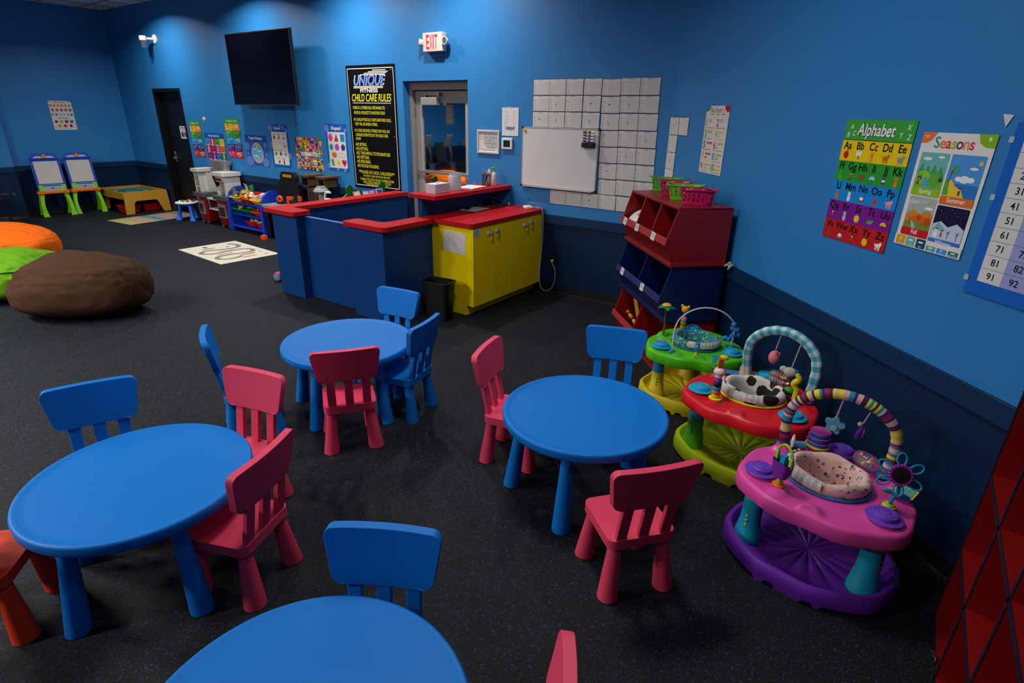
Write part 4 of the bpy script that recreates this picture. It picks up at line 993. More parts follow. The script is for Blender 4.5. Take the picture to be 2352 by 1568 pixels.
# ------------------------------------------------------------------ stacked toy bins along the right wall
FL = Vector((-1.355, 3.971, 0)) - WD * 1.0
RB = mat('#8c1418', .35, spec=.45, name='red_painted_wood'); RBt = mat('#a8343a', .35, spec=.45, name='red_lip')
NB = mat('#0c1c54', .35, spec=.45, name='navy_painted_wood'); NBt = mat('#24306c', .35, spec=.45)
prof = [(-.012, .022), (-.072, .165), (-.064, .205), (.0, .415), (.0, .428), (.41, .428), (.41, .022)]
def bin_unit(z, mw, ml, ndiv, label):
    t = thing('storage_bin', label, 'storage bin', (FL.x, FL.y, z), math.degrees(TH), 'stacked toy storage bins')
    # prism helper in the depth/height plane: local x is the width
    Mx = Matrix(((0, 0, 1, 0), (1, 0, 0, 0), (0, 1, 0, 0), (0, 0, 0, 1)))
    for x in (0, .982): MB().prism(prof, x, x + .018, mw, Mx).build('side_panel', t, bevel=.002)
    inner = [(-.004, .04), (-.064, .168), (-.058, .2), (.004, .412), (.398, .412), (.398, .04)]
    for k in range(ndiv):
        x = (k + 1) / (ndiv + 1); MB().prism(inner, x - .008, x + .008, mw, Mx).build('divider', t, bevel=.001)
    MB().box(.0, 1.0, .0, .412, .41, .43, mw).build('top_board', t, bevel=.004)
    MB().box(.018, .982, .395, .405, .02, .41, mw).build('back_panel', t)
    MB().box(-.012, 1.012, -.026, .412, .0, .022, mw).box(-.006, 1.006, -.018, .412, .022, .032, mw).build('base_board', t, bevel=.004)
    MB().prism([(-.012, .03), (-.072, .16), (-.060, .165), (-.0, .035)], .018, .982, mw, Mx).build('front_panel', t, bevel=.001)
    MB().prism([(-.074, .158), (-.084, .160), (-.074, .212), (-.062, .212)], -.006, 1.006, ml, Mx).build('front_lip', t, bevel=.002)
    return t
TAG = paper('#d2d0ca')
def tags(t, xs):
    for k, x in enumerate(xs):
        a = Art(.075, .06, '#d2d0ca', .001); a.rect(.01, .012, .03, .003, '#8a8a8a', 1); a.rect(.02, .02, .04, .018, '#a8a8a6', 1)
        o = a.mb.build('paper_tag', t); o.location = (x, -.082, .186); o.rotation_euler = (radians(-12), radians(4 - 7 * (k % 2)), 0)
u3 = bin_unit(0, RB, RBt, 1, 'red wooden toy bin at the bottom of the stack')
u2 = bin_unit(.434, NB, NBt, 1, 'navy blue wooden toy bin in the middle of the stack'); tags(u2, [.17, .66])
u1 = bin_unit(.868, RB, RBt, 2, 'dark red wooden toy bin with three compartments on top of the stack'); tags(u1, [.125, .42, .77])
def on_unit(x, y, z):
    p = FL + WD * x + NR * y; return (p.x, p.y, z)
t = thing('round_lid', 'white round plastic lid inside the top red bin', 'lid', on_unit(.17, .03, 1.105), math.degrees(TH))
Al = R(30, 'X') @ R(8, 'Y'); MB().lathe([(.0001, .012), (.085, .01), (.1, .0), (.1, -.006), (.0001, -.004)], plastic('#d8d4d0'), Al, 36).build('disc', t)
MB().lathe([(.0001, .0155), (.016, .014), (.02, .012)], plastic('#8c3a30'), Al, 20).build('hub', t)
t = thing('yellow_toy', 'yellow toy plane standing in the bottom red bin', 'toy', on_unit(.17, .10, .24), math.degrees(TH) + 10)
YT = mat('#d89c14', .55); MB().box(-.028, .028, -.012, .012, -.10, .13, YT, R(-28, 'Y')).box(-.026, .026, -.012, .012, -.02, .15, YT, T(.05, 0, -.02) @ R(38, 'Y')).build('body', t, bevel=.012, seg=3)
t = thing('purple_toy', 'dark purple toy case behind the yellow toy', 'toy', on_unit(.24, .28, .22), math.degrees(TH)); MB().prism(rrect(.3, .17, .04), -.02, .02, mat('#2c0c44', .4), R(90, 'X') @ R(12, 'Z')).build('case', t, bevel=.008)
t = thing('toy_track', 'navy plastic strip lying on the toys in the bottom bin', 'toy', on_unit(.27, .05, .17), math.degrees(TH)); MB().box(-.15, .13, -.012, .012, -.008, .008, plastic('#141c50'), R(-10, 'Y')).build('strip', t, bevel=.004)
t = thing('toy_caterpillar', 'orange and black jointed toy in the bottom bin', 'toy', on_unit(.27, .02, .225), math.degrees(TH)); m = MB()
for i in range(9): m.ball((-.13 + .032 * i, .004 * (i % 2), -.006 * i), .018, plastic(['#e0641c', '#1c1c1c', '#e8a01c'][i % 3]), n=10, k=7)
m.build('segments', t)
rr_ = random.Random(2)
for i in range(9):
    o = MB().box(-.03, .03, -.015, .015, -.012, .012, plastic(['#d8a01c', '#a8202c', '#6c3c8c', '#d86c1c', '#2c8c5c'][i % 5]), R(rr_.uniform(0, 180)) @ R(rr_.uniform(-25, 25), 'Y')).build('toy_block', bevel=.003)
    o.location = on_unit(.08 + .042 * i - .02 * (i % 2), .05 + .06 * (i % 3), .055 + .018 * (i % 3)); tag(o, 'small plastic toy block among others in the bottom red bin', 'toy', 'toy blocks in the bottom bin')
o = MB().box(-.03, .03, -.015, .015, -.012, .012, plastic('#1c9c8c'), R(20)).build('toy_block', bevel=.003); o.location = on_unit(.40, .02, .51); tag(o, 'small teal toy block in the navy bin', 'toy')
t = thing('tie_knot', 'white cord knot at the back corner between the red and navy bins', 'cord', on_unit(1.03, .425, .875), math.degrees(TH))
m = MB(); m.tube(bez([(-.06, -.01, .01), (-.02, -.02, .0), (.0, -.01, .015), (.02, 0, .0), (.035, .005, .02)], 5), .008, mat('#b8b6b0', .8), 7); m.tube(bez([(.0, -.01, .01), (.02, -.01, .035), (.03, 0, .01), (.01, -.01, -.02)], 5), .006, mat('#b8b6b0', .8), 7); m.build('knot', t)

# crayon baskets on the top bin
def basket(x, y, rz, c, label):
    t = thing('basket', label, 'basket', (x, y, 1.2995), rz, 'crayon baskets on the top bin')
    P = plastic(c, .4); W, D_, H = .125, .082, .104
    m = MB(); n = 44
    def pt(a_, z):
        k = z / H; sw = W * (.82 + .18 * k); sd = D_ * (.82 + .18 * k)
        ca, sa = cos(a_), sin(a_); q = (abs(ca) ** 4 + abs(sa) ** 4) ** -.25
        return Vector((ca * q * sw, sa * q * sd, z))
    def band(za, zb, i0=0, i1=n, th=.0025):
        for i in range(i0, i1):
            a0, a1 = 2 * pi * i / n, 2 * pi * (i + 1) / n
            p = [pt(a0, za), pt(a1, za), pt(a1, zb), pt(a0, zb)]; q = [Vector((v_.x * .975, v_.y * .965, v_.z)) for v_ in p]
            m.add([*p, *q], [(0, 1, 2, 3), (7, 6, 5, 4), (0, 4, 5, 1), (3, 2, 6, 7), (1, 5, 6, 2), (0, 3, 7, 4)], P)
    m.prism([(pt(2 * pi * i / n, 0).x, pt(2 * pi * i / n, 0).y) for i in range(n)], 0, .004, P)
    band(.0, .022); band(.050, .056); band(.084, .104)
    for i in range(0, n):
        if i % 2 == 0 or abs(cos(2 * pi * (i + .5) / n)) > .93: band(.022, .084, i, i + 1)
    m.build('body', t)
    rim = MB(); v = []; f = []
    for i in range(n):
        a_ = 2 * pi * i / n; p = pt(a_, H); lift = .014 * max(0, cos(a_) ** 2 - .45) * 1.6
        o_ = Vector((p.x * (1.10 + .06 * abs(cos(a_)) ** 3), p.y * 1.14, H + lift)); v += [p + Vector((0, 0, lift * .6)), o_, o_ + Vector((0, 0, .004)), p + Vector((0, 0, lift * .6 + .004))]
    for i in range(n):
        a_, b_ = 4 * i, 4 * ((i + 1) % n)
        for j in range(4): f.append((a_ + j, b_ + j, b_ + (j + 1) % 4, a_ + (j + 1) % 4))
    rim.add(v, f, P); rim.build('rim', t)
    return t
rr_ = random.Random(11)
for bi, (x, y, rz, c, cn_) in enumerate(((-1.80, 4.845, 14, '#5cb81c', 'lime green basket at the far left of the top bin'), (-1.64, 4.63, 15, '#c01c5c', 'magenta basket between the two lime green ones'),
                   (-1.49, 4.43, 16, '#62c01e', 'lime green basket beside the front magenta one'), (-1.325, 4.235, 17, '#c4185c', 'magenta basket nearest the camera on the top bin'))):
    t = basket(x, y, rz, c, cn_)
    for k in range(16):
        m = MB(); cc = rr_.choice(['#d8402c', '#e8b82c', '#2c6cc8', '#e87ca0', '#3c9c3c', '#6c3c8c', '#e8742c', '#d8d4cc', '#2c2c38', '#f0d820'])
        L_ = .028 if k % 4 else .045; A = T(rr_.uniform(-.085, .085), rr_.uniform(-.045, .045), .082 + .0025 * (k % 8)) @ R(rr_.uniform(0, 360)) @ R(90 + rr_.uniform(-12, 12), 'X')
        m.lathe([(.0045, -L_), (.0048, L_ * .8), (.0015, L_)], plastic(cc), A, 8)
        o = m.build('crayon'); o.location = t.location; o.rotation_euler = t.rotation_euler
        tag(o, 'crayon lying in the %s' % cn_, 'crayon', 'crayons in %s' % cn_)

# ------------------------------------------------------------------ red cubby shelf at the right
t = thing('cubby_shelf', 'red cube shelf with black edges at the lower right', 'shelf', (.453, 2.44, 0))
RI = mat((.22, .003, .003), .42, spec=.4, name='deep_red_laminate'); EB = mat((.012, .008, .018), .4, name='black_edge_band')
ch, cw, dp = .345, .355, .25
b_ = MB(); ed = MB()
for i in range(6):
    y = -cw * i; b_.box(.003, dp, y - .009, y + .009, 0, ch * 3 + .009, RI); ed.box(-.001, .003, y - .009, y + .009, 0, ch * 3 + .009, EB)
for j in range(4):
    z = max(ch * j, .009); b_.box(.003, dp, -cw * 5, 0, z - .009, z + .009, RI); ed.box(-.001, .0031, -cw * 5, 0, z - .009, z + .009, EB)
b_.box(dp - .004, dp + .004, -cw * 5, 0, 0, ch * 3, RI)
b_.build('carcass', t); ed.build('edge_band', t)
MB().box(.0, dp + .004, .009, .0115, 0, ch * 3 + .009, EB).build('outer_side', t)
MB().box(-.004, .0, -.30, -.27, .02, .035, CHROME).box(-.012, -.001, -.285, -.255, .03, .04, CHROME).build('door_catch', t, bevel=.002)
# ------------------------------------------------------------------ baby activity centers
def fabric_seat(t, fm, trim, mesh_dir):
    n = 64; K_ = .88
    m = MB(); prof = [(.166, .424), (.178, .440), (.180, .462), (.172, .482), (.155, .490), (.138, .484), (.128, .462), (.118, .40), (.105, .33), (.088, .275), (.05, .262), (.0001, .262)]
    v = []; f = []
    for j, (r, z) in enumerate(prof):
        for i in range(n):
            a_ = 2 * pi * i / n
            w = 1 + (.012 * sin(7 * a_ + j) + .008 * noise.noise((cos(a_) * 4, sin(a_) * 4, j))) * (1 if j > 0 else .3)
            v.append((r * K_ * cos(a_) * w * 1.06, r * K_ * sin(a_) * w * .94, z + .006 * sin(5 * a_) * (j > 2)))
    for j in range(len(prof) - 1):
        for i in range(n): a_, b_ = j * n + i, j * n + (i + 1) % n; f.append((a_, b_, b_ + n, a_ + n))
    m.add(v, f, fm); m.build('seat_cloth', t, sub=1, angle=80)
    MB().tube([(.181 * K_ * 1.06 * cos(2 * pi * i / 60), .181 * K_ * .94 * sin(2 * pi * i / 60), .428) for i in range(60)], .007, trim, 8, closed=True).build('seat_trim', t)
    MB().lathe([(.0001, .2685), (.042, .268), (.044, .264)], mat('#123a6c', .8), None, 24).build('seat_bottom', t)
    # gathered band of white elastic along one side
    m = MB(); v = []; f = []; K = 40
    for i in range(K + 1):
        a_ = radians(mesh_dir - 62 + 124 * i / K); rip = .0025 * sin(i * 2.1)
        for (r, z) in ((.184, .448), (.187, .466), (.180, .484), (.168, .492)): v.append(((r * K_ + .003 + rip) * cos(a_) * 1.06, (r * K_ + .003 + rip) * sin(a_) * .94, z + rip))
    for i in range(K):
        for j in range(3): q = i * 4 + j; f.append((q, q + 1, q + 5, q + 4))
    m.add(v, f, pattern_mat('elastic_band', '#c8c4c0', [(160, .35, .6, '#8e8c8a')])); m.build('elastic_band', t, angle=70)

def saucer(name_label, x, y, phi, tray_c, base_c, leg_hi, leg_lo, cap_c, fm, trim, mesh_dir, size=1.0, sleeve=.235):
    t = thing('activity_center', name_label, 'baby activity center', (x, y, 0), 0, 'baby activity centers along the right wall')
    t.scale = (size, size, .975)
    BM = plastic(base_c, .45); TM = plastic(tray_c, .36)
    n = 150
    def lobe(a_, k): return k * cos(3 * (a_ - radians(phi)))
    # saucer base with radial flutes
    m = MB(); rows = []
    def row(fr, fz): rows.append([(fr(a_) * cos(a_), fr(a_) * sin(a_), fz(a_)) for a_ in [2 * pi * i / n for i in range(n)]])
    def notch(a_):
        k = abs(((a_ - radians(phi) + pi / 3) % (2 * pi / 3)) - pi / 3); return .0 if k > .42 else .02
    def Rr(a_): return (.354 + lobe(a_, .020)) + .004 * cos(9 * a_)
    def tooth(a_):
        u = ((a_ - radians(phi + 60)) % (2 * pi / 3)); u = min(u, 2 * pi / 3 - u)
        return .0 if u < .16 or .28 < u < .40 else .022
    row(lambda a: Rr(a) - .012, lambda a: tooth(a)); row(lambda a: Rr(a) + .002, lambda a: tooth(a)); row(lambda a: Rr(a) + .004, lambda a: .045)
    row(lambda a: Rr(a), lambda a: .088 + lobe(a, .008)); row(lambda a: Rr(a) - .010, lambda a: .100 + lobe(a, .008)); row(lambda a: Rr(a) - .024, lambda a: .100 + lobe(a, .008))
    row(lambda a: Rr(a) - .034, lambda a: .088 + lobe(a, .008)); row(lambda a: Rr(a) - .045, lambda a: .062)
    for k in (.88, .78, .66, .52, .38, .24, .12, .03):
        row(lambda a, k=k: (Rr(a) - .04) * k, lambda a, k=k: .030 + .026 * k + .011 * (abs(sin(9 * a)) ** .7 - .5) * min(1, k * 3.5) * (1.1 - .55 * k))
    v = [p for r_ in rows for p in r_]; f = []
    for j in range(len(rows) - 1):
        for i in range(n): a_, b_ = j * n + i, j * n + (i + 1) % n; f.append((a_, b_, b_ + n, a_ + n))
    f.append(tuple((len(rows) - 1) * n + i for i in range(n)))
    m.add(v, f, BM); m.build('saucer_base', t, angle=50)
    # tray
    rows = []
    # domes under the caps and toys, blended in the surface
    hills = [(.275, radians(phi + 120 * k), .085, .014) for k in range(3)] + [(.275, radians(phi + 60 + 120 * k), .06, .024) for k in range(3)] + [(.27, radians(phi + 30 + 120 * k), .05, .014) for k in range(3)]
    def hill(xx, yy):
        h = 0
        for r_, a_, w, hh in hills:
            d = sqrt((xx - r_ * cos(a_)) ** 2 + (yy - r_ * sin(a_)) ** 2)
            if d < w: h = max(h, hh * (.5 + .5 * cos(pi * min(1, max(0, (d / w - .35) / .65)))))
        return h
    def Rt(a_): return .340 + lobe(a_, .026) + .006 * cos(9 * (a_ - radians(phi)))
    def trow(fr, fz, hl=False): rows.append([(fr(a_) * cos(a_), fr(a_) * sin(a_), fz(a_) + (hill(fr(a_) * cos(a_), fr(a_) * sin(a_)) if hl else 0)) for a_ in [2 * pi * i / n for i in range(n)]])
    trow(lambda a: Rt(a) - .006, lambda a: .352); trow(lambda a: Rt(a), lambda a: .350); trow(lambda a: Rt(a) + .003, lambda a: .36); trow(lambda a: Rt(a), lambda a: .408)
    trow(lambda a: Rt(a) - .006, lambda a: .418); trow(lambda a: Rt(a) - .016, lambda a: .422)
    for k in (.96, .88, .80, .72, .64, .56, .48, .40, .32, .24, .16, .08, 0):
        trow(lambda a, k=k: .148 + (Rt(a) - .02 - .148) * k, lambda a, k=k: .421 - .004 * sin(pi * k), True)
    trow(lambda a: .146, lambda a: .415); trow(lambda a: .144, lambda a: .37)
    v = [p for r_ in rows for p in r_]; f = []
    for j in range(len(rows) - 1):
        for i in range(n): a_, b_ = j * n + i, j * n + (i + 1) % n; f.append((a_, b_, b_ + n, a_ + n))
    m = MB().add(v, f, TM); m.build('tray', t, angle=55)
    # legs and caps
    for k in range(3):
        a_ = radians(phi + 120 * k); cx, cy = .277 * cos(a_), .277 * sin(a_)
        m = MB(); A = T(cx, cy, 0)
        m.lathe([(.040, sleeve - .01), (.040, .40)], plastic(leg_hi), A, 32)
        m.lathe([(.060, .05), (.059, .080), (.056, .084), (.054, .112), (.051, .116), (.049, .145), (.0445, .152), (.0435, sleeve), (.040, sleeve + .004)], plastic(leg_lo), A, 32)
        m.build('leg', t)
        m = MB()
        for q in range(3): m.ball((cx + .046 * cos(a_ + .9), cy + .046 * sin(a_ + .9), .15 + .025 * q), .006, plastic(leg_hi), n=8, k=6)
        m.build('height_button', t)
        c = MB(); A = T(cx, cy, .436)
        c.lathe([(.068, 0), (.069, .003), (.064, .006), (.05, .007), (.048, .014), (.046, .022), (.040, .025), (.036, .0235), (.034, .026), (.026, .027), (.022, .0255), (.018, .028), (.0001, .028)], plastic(cap_c, .4), A, 40)
        c.build('end_cap', t)
    fabric_seat(t, fm, trim, mesh_dir)
    return t
def pad(m, x, y, z, c, r=.022):
    m.lathe([(r * 1.3, 0), (r * 1.3, .006), (r, .008), (r * .9, .016), (.0001, .016)], plastic(c), T(x, y, z), 18)
def arch_pts(x0, x1, y, z0, ztop, bulge=.05, n=60, y1=None):
    cx, hw = (x0 + x1) / 2, abs(x1 - x0) / 2; out = []
    for i in range(n + 1):
        a_ = pi - pi * i / n; yy = y + ((y1 if y1 is not None else y) - y) * i / n
        h = sin(a_); w = hw + bulge * min(1, h * 1.6)
        out.append((cx + w * cos(a_) * (1 + 0), yy, z0 + (ztop - z0) * (max(h, 0) ** .75)))
    return out

# pink and purple one
PX, PY = -.042, 2.51
cloth = pattern_mat('printed_cloth', '#ddb4ae', [(44, .30, .30, '#2c3a5c'), (42, .30, .30, '#38a89c'), (46, .28, .25, '#d8b83c'), (48, .30, .25, '#a83a70'), (90, .25, .3, '#efe0dc')])
t = saucer('pink and purple baby activity center with a striped fabric arch, nearest the camera', PX, PY, 85, '#de4aa2', '#6a28a8', '#e0b81c', '#0e94b4', '#6c3cb8', cloth, mat('#1c6cb0', .8), 205, 1.0, .285)
STR = ['#3c1450', '#d8a8a4', '#8c1c58', '#d8d01c', '#3c1450', '#14889c', '#d8a8a4', '#3c1450', '#d8d01c', '#d8a8a4', '#8c1c58', '#3c1450', '#d8a8a4', '#d8d01c', '#14889c']
rr_ = random.Random(21); seq = []
while len(seq) < 80:
    c = rr_.choice(STR)
    if not seq or seq[-1] != c: seq += [c] * rr_.choice((1, 1, 2))
pts = arch_pts(-.213, .205, .178, .43, .775, .045, 78)
MB().tube(pts, [.0235 + .0012 * sin(i * 1.9) for i in range(len(pts))], plastic('#888888'), 16, cols=lambda i, j: mat(seq[i], .85)).build('fabric_arch', t, angle=60)
m = MB(); pad(m, -.213, .178, .43, '#1c88c8', .026); pad(m, .205, .178, .43, '#1c88c8', .026); m.build('arch_socket', t)
m = MB().tube([(-.02, .178, .752), (-.03, .178, .655)], .004, mat('#b8a8a0', .8), 6).build('hanging_strap', t)
o = MB().prism([((.036 + .008 * cos(5 * a_)) * cos(a_), (.036 + .008 * cos(5 * a_)) * sin(a_)) for a_ in [2 * pi * i / 40 for i in range(40)]], -.012, .012, plastic('#58a4b8'), T(-.03, .178, .615) @ R(90, 'X') @ R(10)).build('star_toy', t, bevel=.005)
MB().lathe([(.0001, .014), (.013, .013), (.013, .011)], plastic('#9cb4bc'), T(-.03, .164, .61) @ R(90, 'X'), 16).build('star_button', o)
MB().tube([(.09, .178, .722), (.075, .178, .66)], .003, mat('#c8a8a8', .8), 6).build('hanging_strap', t)
MB().lathe([(.0001, -.045), (.012, -.03), (.015, 0), (.008, .03), (.0001, .034)], plastic('#4c1c80'), T(.072, .178, .61) @ R(12, 'Y'), 12).ball((.082, .178, .615), (.009, .009, .028), plastic('#c07c88'), n=10, k=8).ball((.066, .178, .652), .012, plastic('#b8a098'), n=8, k=6).build('shell_toy', t)
# cake toy
cx, cy = -.078, .235; m = MB()
for k in range(3):
    z = .462 + .026 * k; r = .047 - .003 * k
    m.lathe([(r * .94, z), (r, z + .004), (r, z + .018), (r * .94, z + .022), (.0001, z + .022)], plastic('#1c68b8'), T(cx, cy, 0), 28)
    m.tube([((r + .001 + .0012 * (i % 2)) * cos(2 * pi * i / 36) + cx, (r + .001 + .0012 * (i % 2)) * sin(2 * pi * i / 36) + cy, z + .02) for i in range(36)], .0035, plastic('#c83c9c'), 6, closed=True)
m.lathe([(.04, .53), (.038, .536), (.0001, .538)], plastic('#c83c9c'), T(cx, cy, 0), 24)
m.lathe([(.024, .436), (.024, .45), (.052, .454), (.054, .46), (.05, .463), (.0001, .463)], plastic('#d8c81c'), T(cx, cy, 0), 28); m.build('cake_toy', t)
# rolling bead tube
bx, by = .125, .19
m = MB(); m.lathe([(.0001, -.05), (.03, -.045), (.036, -.02), (.036, .02), (.03, .045), (.0001, .05)], CLEAR, T(bx, by, .475) @ R(-30) @ R(90, 'Y'), 24); bt = m.build('bead_drum', t)
m = MB()
for i in range(14): m.ball((bx - .03 + .005 * i * .9, by + .015 - .0025 * i, .462 + .016 * (i % 3)), .008, plastic(['#2c88c8', '#d8382c', '#e8e4dc', '#d8902c'][i % 4]), n=8, k=6)
m.build('beads', bt)
# mirror flower
fx, fy = .237, -.066; m = MB()
m.tube(bez([(fx, fy, .44), (fx + .002, fy - .004, .475), (fx + .014, fy + .004, .515), (fx + .006, fy + .010, .555)], 6), .007, plastic('#128cb0'), 8)
m.ball((fx - .018, fy, .505), (.022, .008, .011), plastic('#0e6c94'), n=12, k=8).ball((fx + .035, fy, .50), (.024, .008, .012), plastic('#0e6c94'), n=12, k=8).build('flower_stem', t)
A = T(fx + .004, fy + .005, .592) @ R(18) @ R(68, 'X')
fl_ = MB().lathe([(.0001, .008), (.038, .008), (.042, .004), (.042, -.004), (.0001, -.006)], plastic('#9c1c94'), A, 30)
for i in range(20): fl_.ball((.041 * cos(2 * pi * i / 20), .041 * sin(2 * pi * i / 20), .005), .005, plastic('#9c1c94'), A, 8, 6)
fo = fl_.build('flower_rim', t); MB().lathe([(.0001, .0095), (.033, .009)], mat((.03, .03, .035), .12, metal=.6), A, 30).build('mirror', fo)
m = MB()
for k in range(6):
    a_ = 2 * pi * (k + .5) / 6; pts = []
    for i in range(18):
        b_ = 2 * pi * i / 18; pts.append(((.064 + .026 * cos(b_)) * cos(a_) - .017 * sin(b_) * sin(a_), (.064 + .026 * cos(b_)) * sin(a_) + .017 * sin(b_) * cos(a_), -.002))
    m.tube(pts, .0038, plastic('#1490b8'), 7, M=A, closed=True)
m.build('petals', fo)
m = MB(); pad(m, fx, fy, .434, '#b8d01c', .02); m.build('flower_socket', t)
# book and purse toy
MB().box(-.035, .035, -.03, .03, 0, .02, plastic('#5c2490'), T(.285, .045, .44) @ R(-20) @ R(15, 'X')).box(-.04, .04, -.03, .03, .02, .024, plastic('#c8c828'), T(.285, .045, .445) @ R(-20) @ R(15, 'X')).box(-.032, .032, -.024, .024, .024, .026, plastic('#58a4a0'), T(.285, .045, .445) @ R(-20) @ R(15, 'X')).build('book_toy', t, bevel=.003)
ux, uy = -.165, -.178; m = MB(); PU = mat('#7420a0', .7)
loft([[(x_, y_, .472) for x_, y_ in rrect(.05, .035, .01, 4)], [(x_, y_, .50) for x_, y_ in rrect(.075, .05, .015, 4)], [(x_, y_, .555) for x_, y_ in rrect(.088, .055, .018, 4)], [(x_, y_, .545) for x_, y_ in rrect(.078, .045, .015, 4)]], PU, m)
o = m.build('purse_toy', t); o.location = (ux, uy, 0); o.rotation_euler = (0, 0, radians(-35))
m = MB(); m.tube(bez([(-.04, 0, .54), (-.036, 0, .60), (-.012, 0, .63), (.012, 0, .63), (.036, 0, .60), (.04, 0, .54)], 6), .0055, plastic('#a0d01c'), 8); m.box(-.045, -.031, -.007, .007, .55, .585, plastic('#a0d01c')).box(.031, .045, -.007, .007, .55, .585, plastic('#a0d01c')).box(-.012, .012, -.01, .01, .54, .585, plastic('#1c94c8')).build('purse_handle', o)
m = MB(); pad(m, ux, uy, .43, '#e0701c', .02); m.lathe([(.012, .436), (.009, .475)], plastic('#b0c81c'), T(ux, uy, 0), 12); m.build('purse_socket', t)
MB().box(-.05, .05, -.028, .028, 0, .003, mat('#3c88c0', .5), T(-.165, .225, .431) @ R(14)).build('picture_sticker', t)
MB().lathe([(.005, 0), (.008, .02), (.009, .05), (.003, .07), (.0001, .072)], WHITE, T(-.175, .15, .45), 10).build('strap_clip', t)

# red and lime one
cow = pattern_mat('cow_cloth', '#d8d4c8', [(8.5, .50, .75, '#15130f'), (14, .40, .35, '#15130f')])
RX, RY = -.518, 3.168
t = saucer('red and lime green baby activity center with a checked fabric arch, in the middle', RX, RY, 87, '#d81c2a', '#b4cc14', '#1c9cc0', '#4cae1c', '#1ca4cc', cow, mat('#d8d01c', .8), 235, 1.04)
pts = arch_pts(-.095, .262, .25, .43, .79, .042, 60, y1=.09)
GW, GL, GD = mat('#d0dcd8', .85), mat('#74b8c0', .85), mat('#2a94a8', .85)
MB().tube(pts, [.0275 + .0012 * sin(i * 1.3) for i in range(len(pts))], GW, 16, cols=lambda i, j: (GD if (i // 2) % 2 and (j // 2) % 2 else GL if ((i // 2) % 2 or (j // 2) % 2) else GW)).build('fabric_arch', t, angle=60)
m = MB(); pad(m, -.095, .25, .43, '#d8c81c', .028); pad(m, .262, .09, .43, '#5c2c90', .028); m.build('arch_socket', t)
MB().tube([(.062, .175, .79), (.045, .18, .66)], .0035, mat('#b8b0a8', .8), 6).build('hanging_strap', t)
MB().ball((.043, .182, .612), (.030, .026, .042), plastic('#e07888'), n=18, k=12).ball((.055, .166, .65), (.009, .006, .013), plastic('#d86878'), n=8, k=6).ball((.067, .176, .64), (.009, .006, .013), plastic('#d86878'), n=8, k=6).build('pig_toy', t)
MB().tube([(.17, .125, .755), (.15, .13, .60)], .0035, mat('#b8b0a8', .8), 6).build('hanging_strap', t)
MB().ball((.145, .13, .565), (.034, .022, .030), mat('#b8b4a8', .8), n=16, k=10).ball((.11, .13, .575), (.020, .008, .020), mat('#c0bcb4', .8), n=12, k=8).ball((.175, .13, .572), (.018, .008, .018), mat('#2458a0', .8), n=12, k=8).build('elephant_toy', t)
m = MB(); Yw = plastic('#d8cc1c'); m.tube(bez([(.205, .045, .44), (.205, .045, .50), (.185, .045, .535), (.205, .045, .57), (.19, .045, .60)], 5), [.018, .018, .017, .016, .016, .015, .015, .015, .015, .015, .016, .017, .018, .018, .017, .016, .015, .014, .013, .012, .01], Yw, 12); m.build('duck_toy', t)
m = MB(); m.ball((.165, .075, .475), (.028, .024, .022), plastic('#3c9c1c'), n=14, k=9); m.lathe([(.03, .44), (.026, .455), (.0001, .457)], plastic('#5c2490'), T(.165, .075, 0), 18); m.build('frog_toy', t)
m = MB(); m.lathe([(.0001, -.055), (.034, -.05), (.042, -.02), (.042, .02), (.034, .05), (.0001, .055)], CLEAR, T(.085, .225, .47) @ R(-28) @ R(90, 'Y'), 24); bt = m.build('bead_drum', t)
m = MB()
for i in range(20): m.ball((.05 + .004 * i, .24 - .0018 * i, .455 + .015 * (i % 4)), .009, plastic(['#e0d8d0', '#c82c2c', '#e8e4dc', '#d8a02c'][i % 4]), n=8, k=6)
m.build('beads', bt)
# stacked animal toy column
ax, ay = -.152, -.178; m = MB()
for k, c in enumerate(('#e8c81c', '#e06c1c', '#1c94c8', '#1c1c1c', '#8c2ca0')): m.lathe([(.019, .436 + .024 * k), (.022, .44 + .024 * k), (.022, .455 + .024 * k), (.019, .459 + .024 * k), (.0001, .459 + .024 * k)], plastic(c), T(ax, ay, 0), 18)
m.lathe([(.034, .428), (.036, .434), (.022, .438)], plastic('#e8d41c'), T(ax, ay, 0), 20); m.build('ring_stack', t)
m = MB(); m.ball((ax, ay, .60), (.032, .026, .028), pattern_mat('cow_spots', '#e4e0da', [(38, .4, .5, '#161412')], .4), n=16, k=10); m.ball((ax - .03, ay, .61), (.016, .01, .012), plastic('#6c2c58'), n=10, k=7); m.lathe([(.014, .56), (.02, .57), (.018, .58)], plastic('#e8e4dc'), T(ax, ay, 0), 14).ball((ax + .012, ay - .022, .59), (.008, .006, .006), plastic('#d82c2c'), n=8, k=6); m.build('cow_head', t)
m = MB(); m.box(-.012, .012, -.012, .012, .62, .68, plastic('#c8402c'), T(ax, ay, 0) @ R(20)); m.ball((ax + .012, ay, .69), (.024, .014, .016), plastic('#e8b81c'), n=12, k=8).box(-.03, .03, -.01, .01, .60, .612, plastic('#e0641c'), T(ax, ay, .01)).prism([(-.05, .64), (-.025, .65), (-.02, .69), (-.05, .695), (-.04, .67)], -.006, .006, plastic('#2ca0cc'), T(ax, ay, 0) @ R(90, 'X')); m.build('giraffe_head', t, bevel=.003)
MB().box(-.055, .055, -.03, .03, 0, .003, mat('#3c7cb0', .5), T(-.18, .215, .431) @ R(12)).build('picture_sticker', t)
m = MB(); m.prism([(-.012, -.05), (.012, -.05), (.014, .03), (0, .06), (-.014, .03)], -.003, .003, mat('#c4beb6', .8), T(-.10, .13, .49) @ R(90, 'X')); m.build('strap_end', t)

